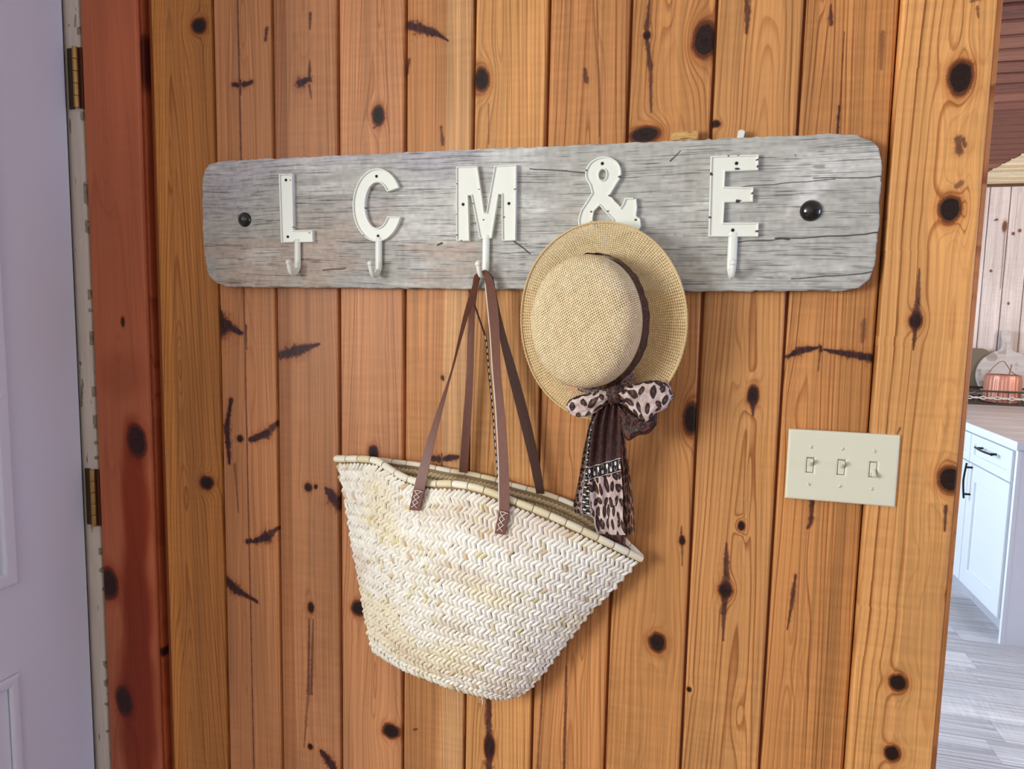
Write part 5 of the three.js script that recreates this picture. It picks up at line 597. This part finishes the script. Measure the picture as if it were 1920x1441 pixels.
  const arch = new THREE.Shape(); arch.moveTo(0, 0); arch.lineTo(0.15, 0.03); arch.lineTo(0.16, 0.11); arch.lineTo(0.10, 0.115); arch.quadraticCurveTo(0.03, 0.09, 0, 0); arch.closePath();
  // fluted copper pail with its bail, and two wooden handles standing in it
  const px = 1.94002, pz = -4.0, pail = thing('copper_pail', 'fluted copper-pink pail standing in the wire tray on the counter', 'pail', [px, cy + 0.012, pz]);
  const copper = std({ color: rgb(208, 142, 120), roughness: 0.42, metalness: 0.4 }), rP = 0.098, hP = 0.175;
  mesh('pail_body', grid(140, 10, (u, v) => { const a = u * 6.283, q = rP * lerp(1.06, 1.0, v) + 0.0042 * Math.pow(Math.abs(Math.sin(a * 11)), 0.7) * smooth(0, 0.15, 1 - v) * smooth(0, 0.1, v); return [q * Math.cos(a), hP * v, -q * Math.sin(a)]; }), Object.assign(copper.clone(), { side: THREE.DoubleSide }), pail);
  mesh('pail_rim', new THREE.TorusGeometry(rP, 0.0035, 8, 60).rotateX(Math.PI / 2).translate(0, hP, 0), copper, pail);
  mesh('pail_base', new THREE.CylinderGeometry(rP * 1.05, rP * 1.05, 0.004, 40).translate(0, 0.003, 0), copper, pail);
  mesh('bail', tube([[-rP, hP - 0.01, 0], [-0.05, hP + 0.055, -0.02], [0.0, hP + 0.09, -0.03], [0.06, hP + 0.02, -0.04], [rP, hP - 0.01, 0]], 0.0025, 30, 6), std({ color: rgb(150, 106, 84), roughness: 0.4, metalness: 0.6 }), pail);
  const stick = (a, b, r0, label) => { const t = thing('spoon', label, 'spoon', [px, cy + 0.012, pz]); mesh('handle', tube([a, [lerp(a[0], b[0], 0.5), lerp(a[1], b[1], 0.5), lerp(a[2], b[2], 0.5)], b], (s) => r0 * (1 - 0.25 * s), 12, 8), std({ color: rgb(146, 104, 84), roughness: 0.6 }), t); mesh('bowl', new THREE.SphereGeometry(0.014, 16, 10).scale(1, 1.5, 0.4).translate(a[0], a[1], a[2]), std({ color: rgb(146, 104, 84), roughness: 0.6 }), t); };
  stick([0.01, 0.03, 0], [0.045, hP + 0.072, -0.01], 0.005, 'upright wooden spoon handle standing in the copper pail');
  // long wire tray: three rails and many uprights, a braided middle band
  const tray = thing('wire_tray', 'long dark wire tray with a braided middle band on the counter', 'tray', [2.05, cy, -4.02]), wire = std({ color: rgb(74, 62, 56), roughness: 0.5, metalness: 0.4 });
  const hw = 0.36, hd = 0.15, loop = (y, r0, k = 0) => { const q = []; for (let i = 0; i <= 120; i++) { const s = i / 120 * 4, e = Math.floor(s) % 4, f = s - Math.floor(s), c = [[-hw, hd], [hw, hd], [hw, -hd], [-hw, -hd]], a = c[e], b = c[(e + 1) % 4]; q.push([lerp(a[0], b[0], f), y + k * Math.sin(i * 1.9), lerp(a[1], b[1], f)]); } return tube(q, r0, 360, 6); };
  mesh('rail', loop(0.006, 0.006), wire, tray); mesh('rail', loop(0.088, 0.0065), wire, tray);
  mesh('braid', mergeGeometries([loop(0.046, 0.005, 0.007), loop(0.042, 0.005, -0.007)]), std({ color: rgb(206, 196, 190), roughness: 0.35, metalness: 0.3 }), tray);
  const up = new THREE.CylinderGeometry(0.003, 0.003, 0.08, 6).translate(0, 0.044, 0); for (let i = 0; i < 13; i++) { const m = mesh('upright', up, wire, tray); m.position.set(-hw + 2 * hw * i / 12, 0, hd); }
  mesh('tray_floor', box(-hw, hw, 0.001, 0.005, -hd, hd), std({ color: rgb(84, 72, 66), roughness: 0.7 }), tray);
}
renderer.render(scene, camera);
